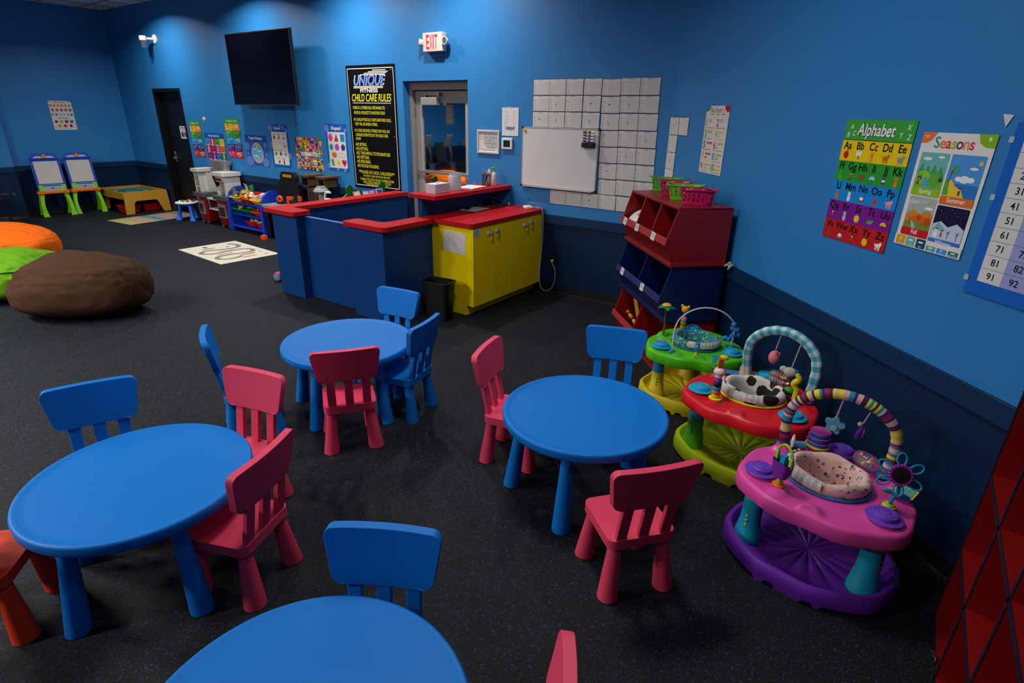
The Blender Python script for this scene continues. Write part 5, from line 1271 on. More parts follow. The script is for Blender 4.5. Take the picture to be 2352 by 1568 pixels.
# green and yellow one
leaf = pattern_mat('leaf_cloth', '#1c7c9c', [(34, .42, .55, '#8cb83c'), (48, .32, .35, '#d0c83c'), (40, .3, .3, '#0c5c84')])
GX, GY = -1.045, 3.738
t = saucer('green and yellow baby activity center with a thin white arch, beside the stacked bins', GX, GY, 112, '#54c81c', '#d0bc1c', '#1c94c0', '#d4bc1c', '#1c9cd4', leaf, mat('#1c6c9c', .8), -30, .965)
pts = arch_pts(-.075, .235, -.265, .44, .74, .045, 40, y1=.07)
MB().tube(pts, .0055, mat('#c8c8cc', .35), 8).build('wire_arch', t)
m = MB()
for k, (i_, dx, r) in enumerate(((33, 0, .02), (35, .018, .019), (35, -.014, .018), (37, 0, .022), (37, .03, .018), (38, -.012, .020), (39, -.03, .018), (39, -.055, .022))):
    p = pts[i_]; m.ball((p[0] + dx, p[1] + .004 * k, p[2]), r, plastic('#1c74c4', .35), n=14, k=9)
m.build('sliding_beads', t)
m = MB(); pad(m, -.075, -.265, .43, '#1c88c8', .018); pad(m, .235, .07, .43, '#1c88c8', .02); m.build('arch_socket', t)
lx, ly = -.24, -.01; m = MB(); m.tube(bez([(lx, ly, .44), (lx + .003, ly, .52), (lx - .002, ly, .60), (lx, ly, .665)], 5), [.011] + [.007] * 14 + [.006], plastic('#7c4420'), 8); m.build('palm_trunk', t)
m = MB(); LG = mat('#1c9450', .7)
for k in range(5):
    a_ = 2 * pi * k / 5 + .3; A = T(lx, ly, .668) @ R(math.degrees(a_)) @ R(16 - 6 * (k % 2), 'Y')
    m.prism([(0, -.012), (.03, -.026), (.072, -.004), (.03, .024), (0, .012)], -.003, .004, LG, A)
m.build('palm_leaves', t, bevel=.002); MB().lathe([(.03, .668), (.034, .674), (.022, .683), (.0001, .685)], mat('#e0b83c', .7), T(lx, ly, 0), 18).build('palm_top', t)
hx_, hy_ = -.155, .165; m = MB()
for k, c in enumerate(('#e0701c', '#4ca82c', '#d87c88')): m.lathe([(.019, .45 + .034 * k), (.022, .455 + .034 * k), (.022, .478 + .034 * k), (.018, .484 + .034 * k), (.0001, .484 + .034 * k)], plastic(c), T(hx_, hy_, 0), 18)
m.lathe([(.026, .432), (.024, .45)], plastic('#1c88c8'), T(hx_, hy_, 0), 18); m.lathe([(.006, .55), (.006, .59)], plastic('#e8a81c'), T(hx_, hy_, 0), 10); m.build('ring_stack', t)
BY = plastic('#eca41c'); MB().ball((hx_, hy_, .61), (.028, .024, .027), BY, n=18, k=12).ball((hx_ - .024, hy_, .634), (.012, .008, .012), BY, n=10, k=8).ball((hx_ + .024, hy_, .634), (.012, .008, .012), BY, n=10, k=8).ball((hx_ + .004, hy_ - .02, .603), (.012, .009, .009), plastic('#f4cc58'), n=10, k=7).ball((hx_ + .006, hy_ - .028, .607), (.004, .003, .003), BLACK, n=6, k=5).build('bear_head', t)
m = MB(); m.ball((-.19, -.20, .475), .034, CLEAR, n=20, k=14); o = m.build('rattle_dome', t); m = MB(); m.lathe([(.03, .43), (.026, .455), (.0001, .46)], plastic('#54c81c'), T(-.19, -.20, 0), 18)
for i in range(7): m.ball((-.20 + .006 * i, -.205 + .004 * (i % 3), .465 + .005 * (i % 2)), .007, plastic(['#2c88c8', '#d8d4cc', '#d86c2c'][i % 3]), n=7, k=5)
m.build('rattle_beads', o)
m = MB(); m.lathe([(.018, .43), (.012, .445), (.008, .47)], plastic('#e8b81c'), T(.086, -.235, 0), 14); m.box(.071, .101, -.247, -.223, .468, .53, plastic('#1c88c0')).box(.075, .097, -.25, -.22, .49, .515, plastic('#84b0b8')).build('spinner_toy', t, bevel=.004)
# ------------------------------------------------------------------ bean bags
def bean(name_l, x, y, rz, rx, ry, h, c, seed, seam, crease=.018, tilt=.0):
    M_ = mat(c, .85, spec=.2, bump=(40, .25, .006))
    n, k = 110, 60; v = []; f = []
    for j in range(k + 1):
        ph = pi * j / k
        for i in range(n):
            a_ = 2 * pi * i / n; cx, cy, cz = sin(ph) * cos(a_), sin(ph) * sin(a_), -cos(ph)
            sgn = lambda q, p: math.copysign(abs(q) ** p, q)
            X_, Y_ = sgn(cx, .92) * rx, sgn(cy, .92) * ry
            Z_ = h * (.47 + .53 * sgn(cz, .8)) if cz > 0 else h * (.47 + .47 * sgn(cz, .62))
            w = noise.noise((cx * 1.6 + seed, cy * 1.6, cz * 1.6)) * .05 + .07 * max(0, cz) ** 3 + .05 * max(0, cz) * cx
            w2 = noise.noise((cx * 3 + seed, cy * 11, cz * 5)) * crease + noise.noise((cx * 7, cy * 5 + seed, cz * 14)) * crease * .5
            top = max(0, min(1, (cz + .4) * 1.5)); kk = 1 + w + w2 * top * 1.6
            d = abs(cz - seam + tilt * cy); ridge = .030 * math.exp(-(d / .022) ** 2) - .022 * math.exp(-((d - .05) / .03) ** 2) if seam is not None else 0
            kk += ridge
            v.append((X_ * kk, Y_ * kk, max(.0, Z_ * (1 + (w + w2) * 1.3 * (cz > -.2)))))
    for j in range(k):
        for i in range(n): a_, b_ = j * n + i, j * n + (i + 1) % n; f.append((a_, b_, b_ + n, a_ + n))
    o = MB().add(v, f, M_).build('bean_bag', angle=75, weld=True); o.location = (x, y, 0); o.rotation_euler = (0, 0, radians(rz))
    return tag(o, name_l, 'bean bag', 'bean bags')
bean('dark brown bean bag in front of the green one at the left', -6.44, 1.87, 38.6, .62, .43, .54, '#3e2614', 1.3, .05, .018, .85)
bean('lime green bean bag between the brown and the orange one', -7.75, 1.62, 25, .62, .50, .44, '#558a0a', 5.1, .45, .03)
bean('orange bean bag farthest left behind the lime green one', -9.45, 1.98, 30, .72, .55, .45, '#e46406', 8.4, .38, .012)

# ------------------------------------------------------------------ floor mats
a = Art(.74, 1.24, '#c0b8a0', .004)
for k, c in enumerate(('#a8a464', '#b89080', '#6c948c', '#b07c74', '#8c8c84')):
    a.rect(0, 1.24 - .25 * (k + 1), .74, .24, c, 1)
    for q in range(5): a.text('ABCDEFGHIJKLMNOPQRSTUVWXY'[k * 5 + q], .08 + .145 * q, 1.24 - .25 * k - .06, .16, ('#c8c084', '#c8aca0', '#3c6470', '#c8948c', '#3c3c40')[k], 2, 'c', .01)
o = a.mb.build('play_mat'); o.rotation_euler = (radians(-90), 0, radians(6)); o.location = (-11.42, 4.70, .0005); tag(o, 'long letter play mat in front of the wooden train table', 'play mat')
a = Art(1.26, .83, '#d0cbb8', .004)
def road(pts, L=1):
    P_ = bez([(x_, y_, 0) for x_, y_ in pts], 10); q = [(p.x, p.y) for p in P_]; a.line(q, .066, '#7c7a74', L)
    for k in range(0, len(q) - 1, 3): a.line([q[k], q[k + 1]], .005, '#b8b4a4', L + 1)
road([(.12, .18), (.3, .12), (.45, .20), (.44, .42), (.38, .62), (.5, .74), (.62, .62), (.60, .4), (.62, .18), (.76, .12), (.86, .24), (.82, .48), (.84, .66), (.96, .72), (1.06, .6), (1.02, .42)])
for (u, v, w, h_, c) in ((.1, .5, .10, .05, '#3c6ca4'), (.25, .45, .04, .16, '#a86c40'), (.52, .3, .03, .2, '#9aa0b0'), (.72, .4, .03, .22, '#b05c48'), (.94, .2, .04, .22, '#b04434'), (1.08, .25, .03, .2, '#b06c40'), (.3, .26, .05, .04, '#4c80b0'), (.9, .08, .05, .04, '#7ca0a8'), (1.1, .1, .06, .05, '#b8a450')): a.rect(u, v, w, h_, c, 5)
for k in range(18): a.rect(.06 + .07 * k % 1.2, .05 + (k * .31) % .72, .02, .012, '#8ca0a4', 4)
o = a.mb.build('play_mat'); o.rotation_euler = (radians(-90), 0, radians(-3)); o.location = (-7.84, 4.10, .0005); tag(o, 'cream play mat with a winding grey road near the blue gate', 'play mat')

# ------------------------------------------------------------------ easels
def easel(x, y, rz, label):
    t = thing('easel', label, 'easel', (x, y, 0), rz, 'toy easels by the left wall')
    # front is -y; legs to z .42, board above leaning back
    LGN = plastic('#7cc808'); BL = plastic('#1c44b4', .35); OG = plastic('#f07010')
    for sx in (-1, 1):
        for (y0, y1) in ((-.09, .0), (.23, .07)):
            m = MB(); A0 = (sx * .205, y0, .0); A1 = (sx * .17, y1, .42); v = []
            for k in range(7):
                q = k / 6; cx = A0[0] + (A1[0] - A0[0]) * q + sx * .02 * sin(pi * q); cy = A0[1] + (A1[1] - A0[1]) * q; w = .045 - .017 * sin(pi * q * .9) ; z = .42 * q
                v.append([(cx - w, cy - .018, z), (cx + w, cy - .018, z), (cx + w, cy + .018, z), (cx - w, cy + .018, z)])
            loft(v, LGN, m); m.build('leg', t, bevel=.006)
    MB().prism(rrect(.48, .16, .02), .40, .45, OG, T(0, .02, 0)).box(-.14, .14, -.075, -.055, .405, .44, OG).build('tray', t, bevel=.006)
    lean = R(-9, 'X'); A = T(0, -.035, .44) @ lean
    def arch_poly(w, h, r): return [(w / 2, 0), (w / 2, h - r)] + [(w / 2 - r * .9 + r * .9 * cos(radians(q)), h - r + r * sin(radians(q)) + .02 * sin(radians(q * .5))) for q in range(15, 91, 15)] + [(-w / 2 + r * .9 - r * .9 * cos(radians(q)), h - r + r * sin(radians(q)) + .02 * sin(radians(q * .5))) for q in range(90, 14, -15)] + [(-w / 2, h - r), (-w / 2, 0)]
    Mf = A @ Matrix(((1, 0, 0, 0), (0, 0, 1, 0), (0, 1, 0, 0), (0, 0, 0, 1)))
    MB().prism(arch_poly(.43, .65, .11), .0, .035, BL, Mf).build('board_frame', t, bevel=.008)
    MB().prism([(x_ * .82, .135 + y_ * .75) for x_, y_ in arch_poly(.43, .62, .1)], -.004, .002, mat('#c4c2ba', .3), Mf).build('white_panel', t)
    MB().box(-.20, .20, -.012, .0, .0, .115, LGN, A).build('lower_frame', t, bevel=.006)
    ap = MB(); ap.box(-.135, .135, -.018, -.011, .018, .108, plastic('#bcc4cc'), A); ap.box(-.135, .135, -.0185, -.017, .085, .108, plastic('#1c50a8'), A)
    for i in range(22): ap.box(-.12 + .022 * (i % 11) , -.107 + .022 * (i % 11), -.019, -.0178, .03 + .025 * (i // 11), .045 + .025 * (i // 11), plastic('#3c4c6c'), A)
    ap.lathe([(.018, 0), (.0001, .004)], plastic('#1c50a8'), A @ T(0, -.018, .055) @ R(90, 'X'), 14); ap.build('letter_panel', t)
    MB().box(-.022, .022, -.03, .0, .585, .64, OG, A).box(-.032, .032, -.03, -.01, .575, .59, OG, A).build('paper_clip', t, bevel=.003)
    bk = T(0, .125, .44) @ R(9, 'X'); MB().box(-.2, .2, 0, .03, 0, .58, BL, bk).build('back_board', t, bevel=.008)
    return t
easel(-12.93, 3.73, 82, 'toy easel nearer the camera, blue frame on lime green legs')
easel(-12.93, 4.235, 84, 'toy easel beside the wooden train table, blue frame on lime green legs')

# ------------------------------------------------------------------ train table with bins
t = thing('train_table', 'low wooden train table with a green painted top', 'table', (-12.66, 4.925, 0), 0)
WD_ = mat('#c8952c', .5, var=(6, .82, 1, 8, 1)); ep = [(-.405, 0), (-.26, 0), (-.23, .20), (-.19, .235), (.16, .235), (.20, .20), (.27, 0), (.405, 0), (.385, .38), (.36, .405), (-.36, .405), (-.385, .38)]
Mx = Matrix(((0, 0, 1, 0), (1, 0, 0, 0), (0, 1, 0, 0), (0, 0, 0, 1)))
for x in (-.56, .535): MB().prism(ep, x, x + .025, WD_, Mx).build('end_panel', t, bevel=.003)
MB().box(-.535, .535, -.39, -.37, .27, .40, WD_).build('side_rail', t, bevel=.002); MB().box(-.535, .535, .37, .39, .27, .40, WD_).build('side_rail', t, bevel=.002)
a = Art(1.07, .74, '#1c7c54', .01); road([(.1, .2), (.4, .12), (.8, .2), (.95, .4), (.7, .6), (.3, .6), (.12, .45)]) if False else None
P_ = bez([(.1, .2, 0), (.4, .12, 0), (.8, .2, 0), (.95, .4, 0), (.7, .6, 0), (.3, .6, 0), (.12, .45, 0), (.1, .2, 0)], 8); a.line([(p.x, p.y) for p in P_], .05, '#8ca4a8', 1); a.ell(.55, .38, .22, .1, '#3c84b8', 1); a.ell(.85, .62, .12, .07, '#5c9c9c', 1)
o = a.mb.build('printed_top', t); o.rotation_euler = (radians(-90), 0, 0); o.location = (0, 0, .345)
def redbin(x, y, label):
    t = thing('toy_tray', label, 'storage tray', (x, y, 0), 90, 'red trays under the train table'); m = MB(); RP = plastic('#b41418', .35)
    loft([ring(.28, .22, .03, .004), ring(.34, .28, .03, .14)], RP, m); loft([ring(.27, .21, .03, .01), ring(.33, .27, .03, .14)], RP, m); m.build('body', t)
    m = MB(); loft([ring(.34, .28, .03, .132), ring(.37, .31, .04, .134), ring(.37, .31, .04, .142), ring(.33, .27, .03, .142)], RP, m, False); m.build('rim', t)
redbin(-12.42, 4.71, 'red plastic tray under the left side of the wooden train table'); redbin(-12.42, 5.09, 'red plastic tray under the right side of the wooden train table')

# ------------------------------------------------------------------ activity table for toddlers
t = thing('activity_table', 'small round blue and white toddler activity table beside the toy kitchen', 'activity table', (-10.77, 5.03, 0), 10)
BT = plastic('#2a6ce0', .4)
for k in range(3):
    a_ = radians(100 + 120 * k); c = Vector((cos(a_), sin(a_), 0)); m = MB()
    m.lathe([(.055, 0), (.058, .012), (.05, .025), (.04, .05), (.03, .17), (.034, .285)], BT, Matrix(((1, 0, -.18 * c.x, c.x * .175), (0, 1, -.18 * c.y, c.y * .175), (0, 0, 1, 0), (0, 0, 0, 1))), 20); m.build('leg', t)
MB().lathe([(.0001, .27), (.15, .272), (.185, .285), (.19, .30), (.0001, .30)], BT, None, 36).build('under_tray', t)
MB().lathe([(.185, .30), (.195, .305), (.195, .315), (.18, .322), (.0001, .322)], WHITE, None, 36).build('top_plate', t)
m = MB(); rr_ = random.Random(8)
for k in range(22):
    a_, r = rr_.uniform(0, 6.3), rr_.uniform(.03, .155); m.lathe([(rr_.uniform(.014, .03), 0), (.012, rr_.uniform(.012, .03)), (.0001, .03)], plastic(['#6c3c9c', '#e8b81c', '#2c9c5c', '#d8642c', '#e4dcd8', '#1c5cc0'][k % 6]), T(r * cos(a_), r * sin(a_), .32), 10)
m.build('play_buttons', t)

# ------------------------------------------------------------------ toy kitchen
t = thing('toy_kitchen', 'red, white and grey toy kitchen against the back wall', 'toy kitchen', (-9.85, 5.15, 0), 0)
KR, KW, KG, KD = plastic('#86090e', .38), plastic('#d4d2cc', .42), plastic('#6c7074', .45), plastic('#4c5054', .45)
for (x0, x1) in ((-.50, -.20), (.14, .50)):
    m = MB(); loft([[(x, y, .05) for x, y in rrect(x1 - x0 - .05, .28, .03, 4, (x0 + x1) / 2, .01)], [(x, y, .47) for x, y in rrect(x1 - x0, .31, .03, 4, (x0 + x1) / 2, .01)]], KR, m); cb = m.build('cupboard', t, bevel=.006)
    xm = (x0 + x1) / 2; hw = (x1 - x0) / 2 - .06
    d_ = MB().box(xm - hw, xm + hw, -.158, -.135, .17, .40, mat('#8c9094', .4, metal=.3)).build('oven_door', cb, bevel=.004)
    MB().box(xm - hw + .03, xm + hw - .03, -.161, -.157, .20, .35, mat((.05, .01, .012), .2)).build('window', d_)
    MB().prism(rrect(x1 - x0 + .06, .37, .04, 5, xm, .0), .47, .535, KD).build('countertop', t, bevel=.008)
    for sx in (-1, 1):
        for sy in (-.11, .12): MB().lathe([(.022, -.012), (.026, -.006), (.026, .006), (.022, .012)], mat('#54585c', .5), T(xm + sx * hw * .8, sy, .027) @ R(90, 'Y'), 16).build('wheel', t)
m = MB(); m.lathe([(.016, 0), (.014, .02), (.0001, .022)], plastic('#e0b01c'), T(-.42, -.15, .435) @ R(90, 'X'), 14); m.lathe([(.012, 0), (.01, .016), (.0001, .018)], plastic('#3c4044'), T(-.34, -.15, .435) @ R(90, 'X'), 14); m.build('knob', t)
MB().box(-.20, .14, -.10, .15, .255, .285, KW).build('lower_shelf', t, bevel=.006); MB().box(-.20, .14, -.12, .15, .435, .465, KW).box(-.20, .14, .10, .16, .06, .26, KR).build('middle_shelf', t, bevel=.006)
MB().tube([(-.12, -.13, .45), (-.10, -.135, .36), (-.085, -.135, .30)], .007, plastic('#2c8cc8'), 8).build('toy_brush', t)
# white towers
m = MB(); m.box(-.50, -.485, -.12, .15, .535, .88, KW).box(-.35, -.335, -.12, .15, .535, .88, KW).box(-.5, -.335, .13, .15, .535, .88, KW)
for z in (.62, .71, .80): m.box(-.49, -.34, -.11, .15, z, z + .015, KW)
m.prism([(-.15, .535), (.0, .535), (.0, .6), (-.08, .86), (-.15, .88)], -.335, -.30, KW, Matrix(((0, 0, 1, 0), (1, 0, 0, .15), (0, 1, 0, 0), (0, 0, 0, 1)))); m.build('shelf_tower', t, bevel=.006)
MB().prism(rrect(.26, .32, .03, 5, -.415, .01), .88, .93, KW).build('tower_top', t, bevel=.008)
m = MB(); m.box(.20, .22, -.06, .15, .56, .86, KW).box(.44, .50, -.12, .15, .535, .86, KW).box(.20, .46, .10, .15, .535, .86, KW).box(.20, .46, -.12, .12, .76, .86, KW).box(.20, .30, -.12, .12, .535, .60, KW); m.build('coffee_tower', t, bevel=.008)
MB().prism(rrect(.40, .34, .035, 5, .34, .0), .86, .915, KW).build('tower_top', t, bevel=.008)
m = MB()
for x in (.25, .31, .37): m.lathe([(.026, 0), (.024, .012), (.0001, .016)], plastic('#8c1418'), T(x, -.12, .80) @ R(90, 'X'), 14)
m.build('red_dials', t)
MB().box(.24, .42, .07, .101, .60, .75, KG).build('cup_niche', t)
m = MB(); loft([[(x, y, .86) for x, y in rrect(.42, .08, .02, 4, .0, .12)], [(x, y, .98) for x, y in rrect(.44, .09, .02, 4, .0, .12)], [(x, y, 1.03) for x, y in rrect(.52, .13, .02, 4, .0, .12)], [(x, y, 1.07) for x, y in rrect(.54, .14, .02, 4, .0, .12)]], plastic('#8c8c88', .5), m); m.build('range_hood', t, bevel=.005)
m = MB()
for x in (-.12, -.05, .05, .12): m.lathe([(.016, 0), (.016, .004), (.0001, .005)], KG, T(x, .078, .94) @ R(90, 'X'), 12)
m.lathe([(.016, 0), (.016, .004), (.0001, .006)], plastic('#c83c3c'), T(0, .078, .94) @ R(90, 'X'), 12); m.build('hood_decoration', t)
o = MB().box(-.055, .055, -.012, .012, 0, .13, KG, R(-15, 'X')).build('phone_body', t, bevel=.008); o.location = (.07, -.03, .54)
MB().box(-.04, .04, -.0135, -.0115, .03, .11, mat('#b0b4b0', .3), R(-15, 'X')).build('phone_screen', o)
MB().tube([(.42 + .022 * cos(q * pi / 8), -.10, .58 + .022 * sin(q * pi / 8)) for q in range(16)], .003, CHROME, 6, closed=True).build('faucet_ring', t)

# ------------------------------------------------------------------ toy organizer
t = thing('toy_organizer', 'blue toy organizer with tilted rows of small bins against the back wall', 'toy organizer', (-8.80, 5.16, 0), 0)
OB = plastic('#1440c4', .38)
sp = [(-.20, 0), (-.14, 0), (-.11, .05), (.11, .05), (.14, 0), (.20, 0), (.19, .55), (.15, .66), (.07, .71), (-.03, .70), (-.13, .62), (-.18, .48)]
for x in (-.50, .455):
    m = MB(); m.prism(sp, x, x + .045, OB, Mx); m.build('side_panel', t, bevel=.012, seg=3)
for k, (z, y) in enumerate(((.47, -.12), (.29, -.14), (.09, -.15))):
    MB().box(-.455, .455, -.02, .012, -.02, .012, OB).build('front_rail', t, bevel=.006).location = (0, y, z); MB().box(-.455, .455, -.012, .012, -.02, .01, OB).build('back_rail', t, bevel=.005).location = (0, .13, z + .10 if z > .1 else z)
MB().box(-.455, .455, -.14, .14, .075, .085, OB).build('bottom_shelf', t)
def tray(x, z, c, w=.27, label=None, y=5.18, tilt=18):
    t = thing('toy_bin', label, 'storage bin', (x, y, z), 0, 'small bins in the blue toy organizer'); t.rotation_euler = (radians(tilt), 0, 0); P_ = plastic(c, .38); m = MB()
    loft([ring(w - .05, .20, .02, 0), ring(w, .27, .025, .085)], P_, m); loft([ring(w - .06, .19, .02, .006), ring(w - .01, .26, .025, .085)], P_, m); m.build('body', t)
    m = MB(); loft([ring(w - .01, .26, .025, .08), ring(w + .02, .29, .03, .082), ring(w + .02, .29, .03, .09), ring(w - .01, .26, .025, .09)], P_, m, False); m.build('rim', t); return t
BN = [(-9.10, .50, '#e8c41c', 'yellow', 'left in the top row'), (-8.81, .50, '#c81c1c', 'red', 'middle of the top row'), (-8.52, .50, '#e8c41c', 'yellow', 'right in the top row'),
      (-9.10, .315, '#0c6c3c', 'dark green', 'left in the middle row'), (-8.81, .315, '#0c6c3c', 'dark green', 'centre of the middle row'), (-8.52, .315, '#d83418', 'orange red', 'right in the middle row'),
      (-8.78, .095, '#b81418', 'red', 'centre of the bottom shelf'), (-8.5, .095, '#b81418', 'red', 'right on the bottom shelf')]
TC = [['#8c9094', '#c8a08c', '#1c8c3c', '#1c1c1c', '#d8b898'], ['#c8c4d0', '#d88ca8', '#e0a890', '#e8d04c', '#dcd8d8'], ['#c86c8c', '#d8d4d4', '#d8a0b4', '#b8b0b0', '#9c3c6c'],
      ['#b89058', '#8c9094', '#a87c48', '#5c6468', '#c8b898'], ['#8c3c3c', '#8c9094', '#b08c78', '#444a50', '#a83c3c'], ['#84c01c', '#d8c81c', '#c83c2c', '#7c3c9c', '#5cb83c'],
      ['#c8a0a4', '#c8c4c0', '#90949c', '#b89c30', '#a0806c'], ['#8c9094', '#d8ccd0', '#c8b0b4', '#585c60', '#b8b4b0']]
rr_ = random.Random(14)
for bi, (x, z, c, cn_, pl_) in enumerate(BN):
    tl = 0 if z < .2 else 18
    z += .014
    t = tray(x, z, c, .26, '%s toy bin, %s of the blue organizer' % (cn_, pl_), 5.15, tl)
    for k in range(9):
        m = MB(); cc = plastic(TC[bi][k % 5], .5); kind = (k + bi) % 4
        if kind == 0: m.ball((0, 0, 0), (.04, .028, .025), cc, n=12, k=8)
        elif kind == 1: m.lathe([(.028, -.02), (.032, 0), (.028, .025), (.0001, .026)], cc, None, 14)
        elif kind == 2: m.tube(bez([(-.05, 0, 0), (-.015, .01, .012), (.02, -.008, .006), (.055, .006, .0)], 4), [.010, .011, .012, .012, .013, .012, .011, .011, .010, .009, .009, .008, .008], cc, 8)
        else: m.box(-.04, .04, -.018, .018, -.014, .014, cc)
        o = m.build('small_toy', bevel=.003 if kind == 3 else 0)
        A = Matrix.Rotation(radians(tl), 4, 'X'); q = A @ Vector((rr_.uniform(-.085, .085), rr_.uniform(-.08, .08), .072 + .012 * (k // 3)))
        o.location = (x + q.x, 5.15 + q.y, z + q.z); o.rotation_euler = (rr_.uniform(-.5, .5), rr_.uniform(-.5, .5), rr_.uniform(0, 6.2))
        tag(o, 'small toy in the %s bin, %s of the blue organizer' % (cn_, pl_), 'toy', 'toys in the %s bin, %s' % (cn_, pl_))
t = thing('toy_pot', 'shiny silver toy cooking pot in the left bin of the top row', 'toy pot', (-9.17, 5.10, .63)); t.rotation_euler = (radians(70), 0, radians(20))
MB().lathe([(.0001, 0), (.05, 0), (.053, .005), (.053, .065), (.050, .065), (.048, .006), (.0001, .004)], CHROME, None, 26).build('body', t); MB().cone((.05, 0, .055), (.12, 0, .06), .007, .009, BLACK, 8).build('handle', t)
t = thing('doll', 'doll upside down with bare legs sticking out of the top left bin', 'doll', (-9.03, 5.20, .60)); m = MB(); SK = mat('#d8a488', .5)
m.tube([(0, 0, -.02), (.0, 0, .05), (-.02, 0, .12), (-.03, -.02, .165)], [.016, .013, .009, .006], SK, 10).tube([(.02, 0, -.02), (.022, 0, .05), (.03, 0, .11), (.035, -.02, .155)], [.016, .013, .009, .006], SK, 10).ball((.01, 0, -.03), (.028, .02, .03), SK, n=12, k=8); m.build('legs', t)
o = MB().prism(rrect(.10, .10, .02), -.01, .01, plastic('#0c8c3c'), R(90, 'X') @ R(15)).build('green_block', bevel=.003); o.location = (-8.955, 5.24, .69); tag(o, 'green toy piece standing between the top bins', 'toy')
o = MB().box(-.05, .05, -.03, .03, 0, .07, plastic('#f0501c')).build('orange_block', bevel=.006); o.location = (-8.19, 4.88, 0); tag(o, 'small orange toy on the floor beside the blue organizer', 'toy')
o = MB().lathe([(.05, -.02), (.055, .0), (.05, .02)], plastic('#c81c5c')).lathe([(.04, .021), (.0001, .024)], plastic('#1cb0c0')).build('x') if False else None
t = thing('pink_rattle', 'pink and yellow wheel toy on the floor beside the left half wall', 'toy', (-5.975, 3.67, .058)); t.rotation_euler = (radians(90), 0, radians(22))
MB().lathe([(.04, -.035), (.052, -.03), (.056, -.015), (.056, .02), (.048, .034), (.04, .036)], plastic('#d01c5c'), None, 28).build('ring', t); MB().lathe([(.0001, .039), (.034, .039), (.038, .036)], plastic('#1ca8b8'), None, 24).build('disc', t)
MB().lathe([(.03, -.035), (.03, -.09), (.0001, -.092)], plastic('#c8c81c'), None, 18).build('axle', t)

# ------------------------------------------------------------------ workbench and wooden play house tops behind the half wall
t = thing('toy_workbench', 'black toy workbench with orange tools, partly hidden behind the red cap', 'toy workbench', (-7.86, 5.15, 0), 0)
MB().box(-.26, .26, -.12, .14, 0, .50, BP).build('body', t, bevel=.01)
m = MB(); m.prism([(-.25, .5), (.25, .5), (.25, .86), (.19, .88), (.19, .96), (.14, 1.02), (-.14, 1.02), (-.19, .96), (-.19, .88), (-.25, .86)], -.02, .05, BP, T(0, .10, 0) @ R(90, 'X')); m.build('tool_wall', t, bevel=.01)
MB().box(-.11, .11, .045, .052, .945, .985, plastic('#c8801c')).build('yellow_badge', t)
m = MB()
for i in range(6):
    for j in range(4): m.box(-.2 + .08 * i, -.19 + .08 * i, .046, .052, .56 + .08 * j, .565 + .08 * j, mat('#1c1c20', .3))
m.build('peg_holes', t)
MB().box(-.40, .16, -.20, .10, .495, .535, plastic('#8c9090')).build('worktop', t, bevel=.008)
for x in (-.38,): MB().box(x, x + .05, -.15, .05, 0, .495, BP).build('leg', t, bevel=.006)
def xtoy(name, label, x, y, z, bm, rz=0, bevel=.005):
    o = bm.build(name, bevel=bevel); o.location = (x, y, z); o.rotation_euler = (0, 0, radians(rz)); tag(o, label, 'toy tool', 'toy tools on the workbench')
OT = plastic('#e05010'); xtoy('toy_drill', 'orange toy drill standing on the black workbench', -7.60, 5.03, .56, MB().box(-.05, .06, -.02, .02, .09, .14, OT).box(-.05, -.01, -.02, .02, 0, .10, OT).cone((.06, 0, .115), (.09, 0, .115), .014, .009, BLACK, 12).box(-.06, .0, -.025, .025, -.005, .02, BLACK), 15)
xtoy('toy_saw', 'orange round toy saw on the left of the black workbench', -7.84, 5.02, .57, MB().lathe([(.042, -.012), (.052, 0), (.042, .012), (.02, .013), (.02, -.013), (.042, -.012)], OT, T(0, 0, .075) @ R(90, 'X'), 24).box(-.05, .05, -.02, .02, 0, .03, BP).lathe([(.04, -.018), (.04, -.02), (.0001, -.02)], CHROME, T(-.05, 0, .07) @ R(90, 'X'), 20), 20)
xtoy('toy_clamp', 'grey toy clamp beside the orange toy drill', -7.46, 5.10, .56, MB().box(-.012, .012, -.015, .015, 0, .11, plastic('#8c8c8c')).box(-.035, .035, -.02, .02, .08, .15, OT), -10)
t = thing('toy_house', 'brown toy kitchen tower with square openings behind the half wall', 'toy kitchen', (-7.0, 5.17, 0), 0)
BR = mat('#5c4024', .6, var=(8, .7, 1, 1, 6)); BD = mat('#33241a', .6)
for (x0, x1) in ((-.33, -.16), (.05, .20)):
    m = MB(); z0, z1 = .87, 1.0
    m.box(x0, x0 + .02, -.10, .13, z0, z1, BR).box(x1 - .02, x1, -.10, .13, z0, z1, BR).box(x0, x1, -.10, .13, z0, z0 + .015, BR).box(x0, x1, -.10, .13, z1 - .012, z1, BR).box(x0, x1, .11, .13, z0, z1, BD).build('box_opening', t, bevel=.002)
    MB().box(x0 - .02, x1 + .02, -.12, .15, 1.0, 1.035, BR).build('roof_board', t, bevel=.006)
MB().box(-.16, .05, .04, .13, .82, .95, BR).box(-.18, .07, .0, .13, .885, .91, BR).build('cross_board', t, bevel=.004)
MB().box(-.27, -.05, -.06, .13, .62, .86, BR).box(-.24, -.10, -.065, -.05, .66, .80, BD).box(-.22, -.02, -.02, .13, .0, .62, BR).build('cupboard', t, bevel=.006)
t = thing('toy_sink', 'grey octagonal toy table top with a white pipe handle', 'toy', (-6.74, 4.98, 0), 0)
m = MB(); G_ = plastic('#8c9298'); m.lathe([(.0001, .84), (.10, .84), (.11, .855), (.09, .885), (.07, .90), (.065, .92), (.0001, .92)], G_, T(-.03, 0, 0), 8); m.lathe([(.05, .0), (.045, .84)], G_, T(-.03, 0, 0), 16); m.lathe([(.2, 0), (.2, .03), (.05, .05)], G_, T(-.03, 0, 0), 16).build('pedestal_table', t, angle=20)
